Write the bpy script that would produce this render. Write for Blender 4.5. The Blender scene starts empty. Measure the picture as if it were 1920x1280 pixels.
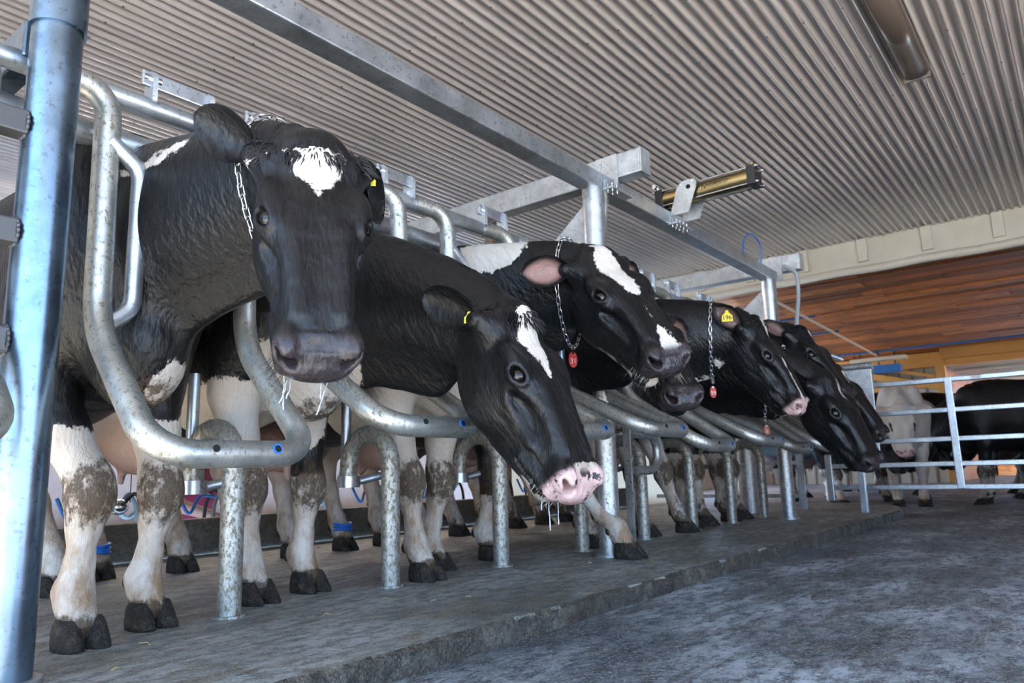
import bpy, bmesh, math, random
import numpy as np
from mathutils import Vector, Matrix

# ------------------------------------------------------------------ camera
scene = bpy.context.scene
COL = scene.collection
YAW, PITCH, ROLL, FPX = math.radians(38.189), math.radians(9.988), math.radians(-1.609), 1375.55
_F = Vector((math.cos(YAW)*math.cos(PITCH), math.sin(YAW)*math.cos(PITCH), math.sin(PITCH)))
_R0 = Vector((math.sin(YAW), -math.cos(YAW), 0)); _U0 = _R0.cross(_F)
_R = math.cos(ROLL)*_R0 + math.sin(ROLL)*_U0
_U = -math.sin(ROLL)*_R0 + math.cos(ROLL)*_U0
cam_data = bpy.data.cameras.new('camera'); cam = bpy.data.objects.new('camera', cam_data)
COL.objects.link(cam); scene.camera = cam
cam.matrix_world = Matrix(((_R.x, _U.x, -_F.x, 0), (_R.y, _U.y, -_F.y, 0), (_R.z, _U.z, -_F.z, 0.418), (0, 0, 0, 1)))
cam_data.sensor_width = 36; cam_data.lens = FPX/1920*36; cam_data.clip_start = 0.05; cam_data.clip_end = 300
cam_data.dof.use_dof = True; cam_data.dof.focus_distance = 2.0; cam_data.dof.aperture_fstop = 5.6

# ------------------------------------------------------------------ world, sun, exposure
world = bpy.data.worlds.new('world'); scene.world = world; world.use_nodes = True
wn = world.node_tree.nodes; wl = world.node_tree.links; wn.clear()
w_out = wn.new('ShaderNodeOutputWorld'); w_bg = wn.new('ShaderNodeBackground')
w_bg.inputs[0].default_value = (0.42, 0.66, 1.0, 1); w_bg.inputs[1].default_value = 3.0
wl.new(w_bg.outputs[0], w_out.inputs[0])
sun_d = bpy.data.lights.new('sun', 'SUN'); sun_d.energy = 32.0; sun_d.angle = math.radians(1.0); sun_d.color = (1.0, 0.93, 0.83)
sun = bpy.data.objects.new('sun', sun_d); COL.objects.link(sun)
sun.rotation_euler = Vector((0.66, 0.22, -0.72)).to_track_quat('-Z', 'Y').to_euler()
vs = scene.view_settings
vs.view_transform = 'Standard'; vs.look = 'None'; vs.gamma = 1.0; vs.use_curve_mapping = False; vs.exposure = 1.1
scene.cycles.use_denoising = True; scene.cycles.use_light_tree = False
scene.cycles.max_bounces = 4; scene.cycles.diffuse_bounces = 2; scene.cycles.glossy_bounces = 2; scene.cycles.caustics_reflective = False; scene.cycles.caustics_refractive = False

# ------------------------------------------------------------------ helpers
random.seed(7); RNG = np.random.default_rng(7)
def tag(o, label=None, cat=None, group=None, kind=None):
    if label: o['label'] = label
    if cat: o['category'] = cat
    if group: o['group'] = group
    if kind: o['kind'] = kind
    return o
def empty(name, loc=(0, 0, 0), rz=0.0):
    o = bpy.data.objects.new(name, None); COL.objects.link(o); o.location = loc; o.rotation_euler = (0, 0, rz)
    o.empty_display_size = 0.1
    return o
def link(name, me, mat=None, parent=None):
    o = bpy.data.objects.new(name, me); COL.objects.link(o)
    if mat is not None:
        me.materials.clear(); me.materials.append(mat)
    if parent is not None: o.parent = parent
    return o
class MB:
    """collects boxes, tubes, discs and rings into one mesh"""
    def __init__(s): s.v = []; s.f = []; s.sm = []
    def add(s, vs, fs, smooth=False):
        b = len(s.v); s.v += [tuple(map(float, v)) for v in vs]
        s.f += [tuple(b+i for i in f) for f in fs]; s.sm += [smooth]*len(fs)
        return s
    def box(s, c, size, R=None, bev=0.0):
        hx, hy, hz = [x/2 for x in size]
        b = min(bev, hx*.9, hy*.9, hz*.9); c = Vector(c)
        if b <= 0:
            pts = [Vector((x*hx, y*hy, z*hz)) for z in (-1, 1) for y in (-1, 1) for x in (-1, 1)]
            fs = [(0, 2, 3, 1), (4, 5, 7, 6), (0, 1, 5, 4), (2, 6, 7, 3), (0, 4, 6, 2), (1, 3, 7, 5)]
            if R: pts = [R @ p for p in pts]
            return s.add([c+p for p in pts], fs)
        bm = bmesh.new(); bmesh.ops.create_cube(bm, size=1)
        for v in bm.verts: v.co = Vector((v.co.x*2*hx, v.co.y*2*hy, v.co.z*2*hz))
        bmesh.ops.bevel(bm, geom=bm.edges[:], offset=b, segments=2, profile=.6, affect='EDGES')
        bm.verts.index_update()
        pts = [(R @ v.co if R else v.co.copy()) + c for v in bm.verts]
        fs = [tuple(v.index for v in f.verts) for f in bm.faces]; bm.free()
        return s.add(pts, fs, False)
    def tube(s, path, r, n=14, cap=True, smooth=True, closed=False, rv=None):
        P = [Vector(p) for p in path]; m = len(P)
        T = []
        for i in range(m):
            a = P[(i-1) % m] if (i > 0 or closed) else P[i]; b = P[(i+1) % m] if (i < m-1 or closed) else P[i]
            T.append((b-a).normalized())
        up = Vector((0, 0, 1)) if abs(T[0].z) < .9 else Vector((1, 0, 0))
        N = (up - T[0]*up.dot(T[0])).normalized(); vs = []
        for i in range(m):
            if i:
                N = N - T[i]*N.dot(T[i])
                N = N.normalized() if N.length > 1e-6 else T[i].orthogonal().normalized()
            B = T[i].cross(N); rr = rv[i] if rv else r
            for k in range(n):
                a = 2*math.pi*k/n; vs.append(P[i] + N*(math.cos(a)*rr) + B*(math.sin(a)*rr))
        fs = []
        for i in range(m if closed else m-1):
            j = (i+1) % m
            for k in range(n): fs.append((i*n+k, i*n+(k+1) % n, j*n+(k+1) % n, j*n+k))
        s.add(vs, fs, smooth)
        if cap and not closed:
            s.add(vs[:n], [tuple(range(n))[::-1]]); s.add(vs[-n:], [tuple(range(n))])
        return s
    def prism(s, poly, d):
        """closed polygon (list of 3D points) extruded by vector d"""
        P = [Vector(p) for p in poly]; d = Vector(d); n = len(P)
        fs = [tuple(range(n))[::-1], tuple(range(n, 2*n))] + [(i, (i+1) % n, n+(i+1) % n, n+i) for i in range(n)]
        return s.add(P + [p+d for p in P], fs)
    def ball(s, c, r, nu=16, nv=10, R=None):
        r = r if hasattr(r, '__len__') else (r, r, r); c = Vector(c); vs = []
        for j in range(nv+1):
            t = math.pi*j/nv
            for i in range(nu):
                p = 2*math.pi*i/nu; q = Vector((r[0]*math.sin(t)*math.cos(p), r[1]*math.sin(t)*math.sin(p), r[2]*math.cos(t)))
                vs.append(c + (R @ q if R else q))
        fs = [(j*nu+i, (j+1)*nu+i, (j+1)*nu+(i+1) % nu, j*nu+(i+1) % nu) for j in range(nv) for i in range(nu)]
        return s.add(vs, fs, True)
    def mesh(s, name):
        me = bpy.data.meshes.new(name); me.from_pydata(s.v, [], s.f); me.validate()
        if len(me.polygons) == len(s.sm): me.polygons.foreach_set('use_smooth', s.sm)
        bm = bmesh.new(); bm.from_mesh(me); bmesh.ops.recalc_face_normals(bm, faces=bm.faces[:]); bm.to_mesh(me); bm.free()
        me.update(); return me
    def build(s, name, mat, parent=None): return link(name, s.mesh(name), mat, parent)
def rounded(pts, rads, seg=7):
    """polyline with corners rounded by arcs; rads: one radius or list for inner corners"""
    P = [Vector(p) for p in pts]; out = [P[0]]
    if not hasattr(rads, '__len__'): rads = [rads]*(len(P)-2)
    for i in range(1, len(P)-1):
        a, b, c = P[i-1], P[i], P[i+1]; u = (a-b).normalized(); w = (c-b).normalized()
        ang = u.angle(w)
        if ang > math.pi-.02: out.append(b); continue
        r = rads[i-1]; d = min(r/math.tan(ang/2), (a-b).length*.49, (c-b).length*.49); r = d*math.tan(ang/2)
        cen = b + (u+w).normalized()*(r/math.sin(ang/2)); s0 = b+u*d-cen; s1 = b+w*d-cen
        tot = s0.angle(s1); ax = s0.cross(s1).normalized()
        for k in range(seg+1): out.append(cen + Matrix.Rotation(tot*k/seg, 3, ax) @ s0)
    out.append(P[-1]); return out
def Rz(a): return Matrix.Rotation(a, 3, 'Z')
def Rx(a): return Matrix.Rotation(a, 3, 'X')
def Ry(a): return Matrix.Rotation(a, 3, 'Y')
def dirR(d):  # rotation taking Z to d
    return Vector((0, 0, 1)).rotation_difference(Vector(d).normalized()).to_matrix()

# ------------------------------------------------------------------ materials
class NT:
    def __init__(s, name):
        s.m = bpy.data.materials.new(name); s.m.use_nodes = True; s.n = s.m.node_tree.nodes; s.l = s.m.node_tree.links
        s.b = s.n['Principled BSDF']; s.c = None
    def co(s, kind='Object'):
        t = s.n.new('ShaderNodeTexCoord'); return t.outputs[kind]
    def mp(s, vec, scale=(1, 1, 1), rot=(0, 0, 0)):
        m = s.n.new('ShaderNodeMapping'); s.l.new(vec, m.inputs[0]); m.inputs['Scale'].default_value = scale; m.inputs['Rotation'].default_value = rot; return m.outputs[0]
    def noise(s, vec, scale=5, detail=4, rough=.5, dist=0):
        t = s.n.new('ShaderNodeTexNoise'); s.l.new(vec, t.inputs['Vector']); t.inputs['Scale'].default_value = scale
        t.inputs['Detail'].default_value = detail; t.inputs['Roughness'].default_value = rough; t.inputs['Distortion'].default_value = dist; return t.outputs[0]
    def voro(s, vec, scale=5, out='Distance'):
        t = s.n.new('ShaderNodeTexVoronoi'); s.l.new(vec, t.inputs['Vector']); t.inputs['Scale'].default_value = scale; return t.outputs[out]
    def ramp(s, fac, stops):
        r = s.n.new('ShaderNodeValToRGB'); s.l.new(fac, r.inputs[0]); e = r.color_ramp.elements
        while len(e) < len(stops): e.new(.5)
        for i, (p, c) in enumerate(stops):
            e[i].position = p; e[i].color = (*c, 1) if len(c) == 3 else c
        return r.outputs[0]
    def g(s, fac, a, b): return s.ramp(fac, [(a, (0, 0, 0)), (b, (1, 1, 1))])
    def mix(s, fac, a, b):
        m = s.n.new('ShaderNodeMix'); m.data_type = 'RGBA'
        for i, x in ((0, fac), (6, a), (7, b)):
            if hasattr(x, 'is_linked'): s.l.new(x, m.inputs[i])
            elif isinstance(x, (int, float)) and i == 0: m.inputs[0].default_value = x
            else: m.inputs[i].default_value = (*x, 1)
        return m.outputs[2]
    def math(s, op, a, b=0.0, c=0.0, clamp=False):
        m = s.n.new('ShaderNodeMath'); m.operation = op; m.use_clamp = clamp
        for i, x in enumerate((a, b, c)):
            if hasattr(x, 'is_linked'): s.l.new(x, m.inputs[i])
            else: m.inputs[i].default_value = x
        return m.outputs[0]
    def attr(s, name):
        a = s.n.new('ShaderNodeAttribute'); a.attribute_name = name; return a
    def set(s, **k):
        for n, x in k.items():
            i = s.b.inputs[{'color': 'Base Color', 'rough': 'Roughness', 'metal': 'Metallic', 'spec': 'Specular IOR Level', 'coat': 'Coat Weight',
                            'coatr': 'Coat Roughness', 'emit': 'Emission Color', 'emits': 'Emission Strength', 'trans': 'Transmission Weight', 'sheen': 'Sheen Weight', 'sheenr': 'Sheen Roughness'}[n]]
            if hasattr(x, 'is_linked'): s.l.new(x, i)
            elif isinstance(x, (tuple, list)): i.default_value = (*x, 1)
            else: i.default_value = x
        return s
    def bump(s, h, strength=.3, dist=.01):
        b = s.n.new('ShaderNodeBump'); b.inputs['Strength'].default_value = strength; b.inputs['Distance'].default_value = dist
        s.l.new(h, b.inputs['Height'])
        if s.b.inputs['Normal'].is_linked: s.l.new(s.b.inputs['Normal'].links[0].from_socket, b.inputs['Normal'])
        s.l.new(b.outputs[0], s.b.inputs['Normal']); return s
M = {}
def flat(name, color, rough=.5, metal=0.0, **k):
    t = NT(name).set(color=color, rough=rough, metal=metal, **k); M[name] = t.m; return t.m
def galv(name, base=(.52, .56, .60), dirt=0.0, rough=.34, metal=.85, blotch=1.0):
    t = NT(name); co = t.co(); n1 = t.noise(co, 9, 3, .6); n2 = t.voro(co, 55, 'Color'); n3 = t.noise(co, 70, 2, .6)
    c = t.mix(t.g(n1, .35, .7), [x*.72 for x in base], [min(1, x*1.12) for x in base])
    c = t.mix(t.math('MULTIPLY', t.g(n2, .2, .9), .18*blotch), c, [min(1, x*1.3) for x in base])
    c = t.mix(t.math('MULTIPLY', t.g(n3, .60, .68), .5), c, (.10, .10, .10))
    mt = metal
    if dirt > 0:
        d = t.noise(t.mp(co, (16, 16, 9)), 5.0, 4, .78); dm = t.g(d, .62-.22*dirt, .70-.2*dirt)
        c = t.mix(dm, c, (.17, .135, .085)); mt = t.math('MULTIPLY_ADD', dm, -metal*.9, metal)
    t.set(color=c, metal=mt, rough=t.math('MULTIPLY_ADD', n1, .25, rough-.10)); M[name] = t.m; return t.m
galv('galvanized')
galv('galvanized_post', (.20, .28, .37), rough=.26, metal=.95)
galv('galvanized_bright', (.66, .70, .73), rough=.4, metal=.7)
galv('galvanized_worn', (.50, .52, .52), dirt=.35, rough=.42)
galv('galvanized_dirty', (.46, .46, .42), dirt=.62, rough=.48, metal=.7)
galv('galvanized_hoop', (.50, .51, .48), dirt=.34, rough=.40)
flat('steel_dark', (.10, .10, .105), .5, .6)
flat('black_plastic', (.012, .012, .014), .4)
flat('hole_black', (.004, .004, .004), .9)
flat('blue_paint', (.02, .17, .62), .4)
flat('blue_steel', (.03, .16, .42), .45)
flat('yellow_plastic', (.85, .68, .03), .5)
flat('red_plastic', (.62, .04, .035), .45)
flat('rust_red_plastic', (.55, .13, .07), .6)
flat('ink_white', (.75, .70, .66), .6)
flat('ink_black', (.01, .01, .01), .6)
flat('chrome', (.75, .76, .78), .22, 1.0)
flat('brass', (.50, .38, .18), .28, 1.0)
flat('rubber_hose', (.30, .36, .36), .4)
flat('grey_hose', (.42, .46, .48), .4)
flat('clear_hose', (.50, .58, .60), .25)
flat('maroon_cloth', (.26, .018, .045), .85)
flat('skin', (.62, .32, .23), .55)
flat('hair_brown', (.05, .03, .02), .7)
flat('dark_trousers', (.02, .025, .04), .8)
flat('straw', (.62, .48, .18), .8)
flat('saliva', (.80, .84, .88), .12, 0, trans=.35)
# ------------------------------------------------------------------ surfaces
def concrete(name, dark, mid, light, warm=(.20, .15, .09), sc=1.0, wet=.0):
    t = NT(name); co = t.co(); a = t.noise(t.mp(co, (.8, 1.5, 1)), 1.6*sc, 6, .72); b = t.noise(t.mp(co, (.9, 1.9, 1)), 13*sc, 6, .82); c = t.noise(co, 160, 2, .7); e = t.noise(t.mp(co, (.6, 2.0, 1)), 4.6*sc, 5, .78, .5)
    col = t.ramp(a, [(.34, dark), (.5, mid), (.64, light)]); col = t.mix(t.math('MULTIPLY', t.g(b, .48, .56), .75), col, dark)
    col = t.mix(t.math('MULTIPLY', t.g(e, .52, .58), .65), col, warm); col = t.mix(t.math('MULTIPLY', t.g(c, .54, .64), .65), col, light)
    col = t.mix(t.math('MULTIPLY', t.g(b, .62, .66), .9), col, [x*.25 for x in dark])
    t.set(color=col, rough=t.math('MULTIPLY_ADD', b, .60, .22-wet), spec=.5); t.bump(t.math('MULTIPLY_ADD', t.noise(co, 16*sc, 3, .8), .012, t.math('MULTIPLY', c, .003)), .8, 1.0); M[name] = t.m; return t.m
concrete('floor_concrete', (.038, .041, .046), (.20, .21, .22), (.50, .53, .57), (.07, .062, .048))
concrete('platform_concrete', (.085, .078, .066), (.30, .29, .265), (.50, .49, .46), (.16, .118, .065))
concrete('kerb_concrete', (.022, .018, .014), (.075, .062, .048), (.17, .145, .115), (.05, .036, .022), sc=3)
concrete('rear_kerb_concrete', (.08, .065, .048), (.19, .155, .115), (.27, .235, .19), (.13, .09, .055), sc=3)
t = NT('ceiling_metal'); co = t.co(); n = t.noise(t.mp(co, (.25, 3, 3)), 3, 5, .6); fd = t.noise(co, 1.2, 3)
t.set(color=t.mix(t.g(n, .3, .75), (.53, .47, .445), (.72, .655, .62)), metal=.35, rough=.30); M['ceiling_metal'] = t.m
t = NT('cream_paint'); co = t.co(); t.set(color=t.mix(t.g(t.noise(co, 2.5, 5, .6), .3, .75), (.62, .56, .44), (.72, .67, .55)), rough=.55); M['cream_paint'] = t.m
t = NT('plank_wood'); co = t.co(); oi = t.n.new('ShaderNodeObjectInfo').outputs['Random']
gr = t.noise(t.mp(co, (16, 1.0, 16)), 3, 6, .7, 1.5); kn = t.noise(co, 6, 4, .6); wv = t.noise(t.mp(co, (3, .8, 3)), 2.2, 4, .6, 2.0)
base = t.ramp(oi, [(.0, (.045, .018, .010)), (.22, (.20, .055, .016)), (.5, (.46, .125, .026)), (.8, (.62, .19, .040)), (1.0, (.80, .30, .085))])
cw = t.mix(t.math('MULTIPLY', gr, .55), base, (.78, .25, .055)); cw = t.mix(t.math('MULTIPLY', t.g(wv, .42, .62), .55), cw, (.10, .030, .012)); cw = t.mix(t.math('MULTIPLY', t.g(kn, .62, .70), .8), cw, (.05, .018, .010))
t.set(color=cw, rough=.5); M['plank_wood'] = t.m
t = NT('timber'); co = t.co(); gr = t.noise(t.mp(co, (9, 1, 9)), 4, 5, .7, 1.0); t.set(color=t.mix(gr, (.70, .26, .04), (.92, .48, .13)), rough=.55); M['timber'] = t.m
t = NT('pink_wall'); co = t.co(); n = t.noise(co, 9, 5, .7); c = t.mix(t.g(n, .3, .7), (.62, .47, .43), (.72, .58, .54)); c = t.mix(t.math('MULTIPLY', t.g(t.noise(co, 55, 4, .7), .60, .68), .6), c, (.25, .18, .15)); t.set(color=c, rough=.6); M['pink_wall'] = t.m
flat('cream_sheet', (.66, .56, .42), .5); flat('cream_seam', (.34, .27, .19), .7); flat('dark_room', (.05, .05, .05), .8); flat('room_ceiling', (.42, .40, .36), .8); flat('tube_white', (.78, .76, .68), .4)
flat('blue_pipe', (.06, .16, .40), .4); flat('pvc_cream', (.72, .62, .46), .45); flat('fixture_lens', (.10, .075, .06), .25); flat('fixture_body', (.16, .125, .10), .4)

# ------------------------------------------------------------------ floor, platform, kerb
FLOOR_Z = -.066
tag(MB().box((9, -.25, FLOOR_Z-.1), (30, 5.3, .2)).build('floor', M['floor_concrete']), 'wet dark grey concrete alley floor in front of the platform', kind='structure')
tag(MB().box((13.3, 4.4, FLOOR_Z-.1), (9.4, 4.0, .2)).build('floor', M['floor_concrete']), 'concrete floor of the holding pen beyond the gate', kind='structure')
def platform():
    xs = np.concatenate([np.linspace(-1.5, 6.9, 190), 6.9+1.3*np.linspace(.02, 1, 24)]); mb = MB(); rg = random.Random(4)
    vs = []; n = len(xs)
    for i, x in enumerate(xs):
        yf = 1.385 + (0 if x < 6.9 else .55*((x-6.9)/1.3)**2.2); j = .006*math.sin(x*9)+rg.uniform(-.006, .006); ch = rg.uniform(.004, .016)
        vs += [(x, yf+j*.4, FLOOR_Z-.02), (x, yf+j+rg.uniform(-.002, .002), -.03), (x, yf+j+.002, -ch), (x, yf+j+ch*1.2, 0), (x, 1.9, 0), (x, 4.05, 0)]
    m = 6
    fs = [(i*m+k, (i+1)*m+k, (i+1)*m+k+1, i*m+k+1) for i in range(n-1) for k in range(m-1)]
    mb.add(vs, fs); return mb.build('platform', M['platform_concrete'])
pl = tag(platform(), 'low raised concrete standing platform with a worn front edge', kind='structure')
# front face in its own rougher, darker concrete
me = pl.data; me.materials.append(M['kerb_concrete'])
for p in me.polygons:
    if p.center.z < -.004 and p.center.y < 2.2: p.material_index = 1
tag(MB().box((3.0, 4.10, .05), (9, .09, .30), bev=.012).build('kerb', M['rear_kerb_concrete']), 'brown concrete rear kerb behind the hind hooves', kind='structure')
tag(MB().box((3.0, 5.3, -.95), (9, 2.3, .1)).build('floor', M['floor_concrete']), 'sunken operator pit floor', kind='structure')
tag(MB().box((3.0, 6.85, -.45), (9, .8, .9)).build('platform', M['kerb_concrete']), 'concrete edge of the opposite platform across the pit', kind='structure')

flat('apron', (.50, .48, .45), .8)
tag(MB().box((-16.0, 0, FLOOR_Z-.1), (20, 40, .2)).build('ground_yard', M['apron']), 'pale sunlit yard beyond the open left end of the barn', kind='structure')
tag(MB().box((20, -14.9, FLOOR_Z-.1), (52, 24, .2)).build('ground_bounce', M['apron']), 'pale concrete yard added outside the open barn front to bounce sun onto the ceiling', kind='structure')  # unseen bright ground, added so sun bounces up to the ceiling
# ------------------------------------------------------------------ corrugated ceiling
CZ, PITCH_C, AMP = 2.80, .067, .016
ceil = tag(MB().box((3.2, 2.2, CZ+.05), (10.4, 11.0, .03)).build('ceiling', M['fixture_body']), 'corrugated metal ceiling with ribs running along the stalls', kind='structure')
def panel(nr, lift):
    n = nr*10+1; vs = []
    for x in (-5.2, 5.235):
        for i in range(n):
            y = i*PITCH_C/10; ph = 2*math.pi*y/PITCH_C; s_ = math.sin(ph); z = AMP*math.copysign(abs(s_)**.75, s_)
            if i >= n-4: z -= .004
            vs.append((x, y, z+lift))
    me = bpy.data.meshes.new('ceiling_panel'); me.from_pydata(vs, [], [(i, i+1, n+i+1, n+i) for i in range(n-1)]); me.polygons.foreach_set('use_smooth', [True]*(n-1)); me.materials.append(M['ceiling_metal']); me.update(); return me
NR = 12; pm = panel(NR, 0)
for k in range(14):
    o = bpy.data.objects.new('ceiling_panel', pm); COL.objects.link(o); o.parent = ceil; o.location = (3.18, -3.3+k*NR*PITCH_C, CZ)
sc_ = MB(); rg = random.Random(3)
for x in np.arange(-1.6, 8.3, .61):
    for r in range(0, 14*NR, 3):
        y = -3.3+(r+.75)*PITCH_C; z = CZ-AMP
        sc_.add([(x-.006, y-.006, z+.001), (x+.006, y-.006, z+.001), (x+.006, y+.006, z+.001), (x-.006, y+.006, z+.001), (x, y, z-.007)], [(0, 1, 4), (1, 2, 4), (2, 3, 4), (3, 0, 4)])
tag(sc_.build('screws', M['steel_dark'], ceil), kind='stuff')
# strip light, unlit
fx = tag(empty('strip_light', (4.25, .59, CZ-AMP)), 'unlit grey fluorescent strip light on the corrugated ceiling', 'light fixture')
MB().box((0, 0, -.018), (1.25, .16, .034), bev=.008).build('housing', M['fixture_body'], fx)
mb = MB(); vs = []
for x in (-.60, .60):
    for i in range(9): a = math.pi*i/8; vs.append((x, .066*math.cos(a), -.034-.030*math.sin(a)))
mb.add(vs, [(i, i+1, 10+i, 9+i) for i in range(8)]+[tuple(range(9)), tuple(range(17, 8, -1))], True); mb.build('lens', M['fixture_lens'], fx)
for x in (-.612, .612): MB().box((x, 0, -.036), (.022, .15, .062), bev=.006).build('end_cap', M['fixture_body'], fx)

# fascia at the end of the corrugated ceiling
fa = tag(MB().box((8.46, 2.2, 2.66), (.12, 11.4, .42), bev=.01).build('trim_1', M['cream_paint']), 'cream painted fascia beam at the ceiling edge', kind='structure')
for k in range(12):
    MB().box((8.385, -2.6+k*.62, 2.66), (.045, .10, .25), bev=.004).build('batten', M['cream_paint'], fa)
mb = MB(); mb.tube([(8.40, y, 2.455+.006*math.sin(y*7)) for y in np.linspace(-3.2, 7.6, 60)], .045, 10); mb.build('rolled_curtain', M['cream_paint'], fa)

# ------------------------------------------------------------------ holding pen beyond: plank ceiling, far wall
wc = tag(MB().box((13.0, 1.4, 2.685), (8.7, 10.0, .05)).build('ceiling', M['plank_wood']), 'reddish brown wooden plank ceiling over the holding pen', kind='structure')
PW = .285; rg = random.Random(11); pmesh = {}
for k in range(31):
    y = -3.4-rg.uniform(0, 1)
    while y < 6.0:
        L = rg.choice((1.6, 2.2, 2.8, 3.4)); L = min(L, 6.4-y)
        key = round(L, 1)
        if key < .3: break
        if key not in pmesh: pmesh[key] = MB().box((0, 0, 0), (PW-.016, key-.012, .026)).mesh('plank'); pmesh[key].materials.append(M['plank_wood'])
        o = bpy.data.objects.new('plank', pmesh[key]); COL.objects.link(o); o.parent = wc; o.location = (8.70+k*PW, y+key/2, 2.638-rg.uniform(0, .022)); y += key
FX = 17.35
fw = tag(MB().box((FX+.1, 4.4, 1.2), (.08, 4.1, 2.9)).build('wall_far', M['cream_sheet']), 'cream ribbed sheet wall at the far end of the holding pen', kind='structure')
rb = MB().box((0, 0, 0), (.03, .035, 2.9)).mesh('wall_rib'); rb.materials.append(M['cream_seam'])
for k in range(16): o = bpy.data.objects.new('wall_rib', rb); COL.objects.link(o); o.parent = fw; o.location = (FX+.05, 2.45+k*.24, 1.2)
def timber(c, s, R=None): 
    return MB().box(c, s, R, bev=.006).build('timber_beam', M['timber'], tim)
tim = tag(MB().box((FX-.12, 2.2, 2.44), (.14, 10.5, .30), bev=.006).build('trim_2', M['timber']), 'orange timber header beam across the far end of the pen', kind='structure')
timber((FX-.12, 2.36, 1.2), (.16, .17, 2.5)); timber((FX-.12, 4.0, 2.10), (.14, .13, .5)); timber((FX-.10, 3.2, 2.08), (.10, 1.75, .13), Rx(.26)); timber((FX-.14, 3.15, 2.27), (.10, 1.4, .07), Rx(.26))
timber((FX-.08, 4.6, 1.93), (.10, 4.5, .12)); timber((FX-.3, -.8, 2.55), (.3, 6.2, .26))
# room beyond with a bright opening
rc = tag(MB().box((FX+4.0, -.4, 2.36), (7.6, 5.4, .05)).build('ceiling', M['room_ceiling']), 'pale ceiling of the room behind the holding pen', kind='structure')
for k in range(4): MB().box((FX+1.2+k*1.6, -.4, 2.31), (.09, 5.4, .06)).build('ceiling_batten', M['tube_white'], rc)
tag(MB().box((FX+7.8, 3.35, 1.2), (.1, 2.0, 2.9)).build('wall_end', M['plank_wood']), 'brown end wall behind the holding pen', kind='structure')
tag(MB().box((FX+7.8, .8, .85), (.1, 3.2, 1.9)).build('wall_end', M['plank_wood']), 'brown low wall below the bright far window', kind='structure')
tag(MB().box((FX+4.0, 2.45, 1.2), (7.8, .08, 2.6)).build('wall_side', M['plank_wood']), 'brown side wall of the room behind the holding pen', kind='structure')
tl = tag(empty('strip_light', (FX+2.2, .9, 2.24)), 'white strip light in the room behind the pen', 'light fixture'); MB().box((0, 0, 0), (.12, 1.7, .07), bev=.01).build('housing', M['tube_white'], tl)

# building shell out of view: open at the left end, at the front left and above the rear wall
tag(MB().box((3.0, 7.2, .95), (11.5, .15, 3.9)).build('wall_back', M['pink_wall']), 'pale pink washable wall behind the milking pit', kind='structure')
tag(MB().box((10.2, -3.3, 1.4), (14.0, .12, 3.0)).build('wall_front', M['plank_wood']), 'wooden wall along the far side of the alley', kind='structure')
tag(MB().box((20, 17.4, FLOOR_Z-.1), (22.8, 22, .2)).build('ground_yard', M['apron']), 'pale yard added behind the barn to bounce sun onto the planks', kind='structure')  # unseen ground, added as a sun bounce for the plank ceiling
flat('added_lamp_lit', (.9, .9, .85), .4, 0, emit=(1.0, .93, .84), emits=50.0)
for k, x in enumerate((2.7, 4.3, 5.9, 7.5)):  # lamps added out of view to brighten the pit and the pink wall
    fx = tag(empty('strip_light', (x, 6.3, CZ-AMP)), 'lit strip light added to brighten the milking pit, number %s from the open end' % ['one', 'two', 'three', 'four'][k], 'light fixture', 'added fill lights above the pit')
    MB().box((0, 0, -.02), (1.25, .14, .04), bev=.006).build('housing', M['fixture_body'], fx)
    MB().tube([(-.58, 0, -.065), (.58, 0, -.065)], .022, 10).build('added_lamp_tube', M['added_lamp_lit'], fx)
    for q in (-.6, .6): MB().box((q, 0, -.055), (.03, .06, .05)).build('tube_socket', M['tube_white'], fx)
tag(MB().box((13.0, 6.45, .5), (8.8, .08, 1.15)).build('wall_back', M['cream_sheet']), 'low cream side wall of the holding pen', kind='structure')
st = MB(); rg = random.Random(21)
for k in range(90):
    x = rg.uniform(.6, 6.0); y = rg.choice((rg.uniform(1.5, 2.1), rg.uniform(2.3, 4.0), rg.uniform(3.3, 3.9))); a_ = rg.uniform(0, math.pi); L = rg.uniform(.015, .05)
    st.tube([(x, y, .003), (x+L*math.cos(a_)*.5, y+L*math.sin(a_)*.5, .006), (x+L*math.cos(a_+.3), y+L*math.sin(a_+.3), .003)], .0016, 4, False)
tag(st.build('loose_straw', M['straw']), 'loose straw bits scattered on the platform', 'straw', kind='stuff')
tag(MB().box((-2.25, 4.9, 1.2), (.12, 4.7, 3.4)).build('wall_left_blocker', M['cream_sheet']), 'unseen cream end wall added to keep light off the nearest cow', kind='structure')  # unseen wall added to darken the flank of the nearest cow
tag(MB().box((8.75, 5.75, .95), (.1, 3.0, 3.7)).build('wall_right', M['cream_sheet']), 'cream cross wall between the pit and the holding pen', kind='structure')
tag(MB().box((FX+4.2, .8, 2.78), (9.0, 9.4, .06)).build('ceiling', M['fixture_body']), 'unseen slab added to keep sun out of the room behind the pen', kind='structure')  # added slab, closes the gap that let sun onto the side wall
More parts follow.
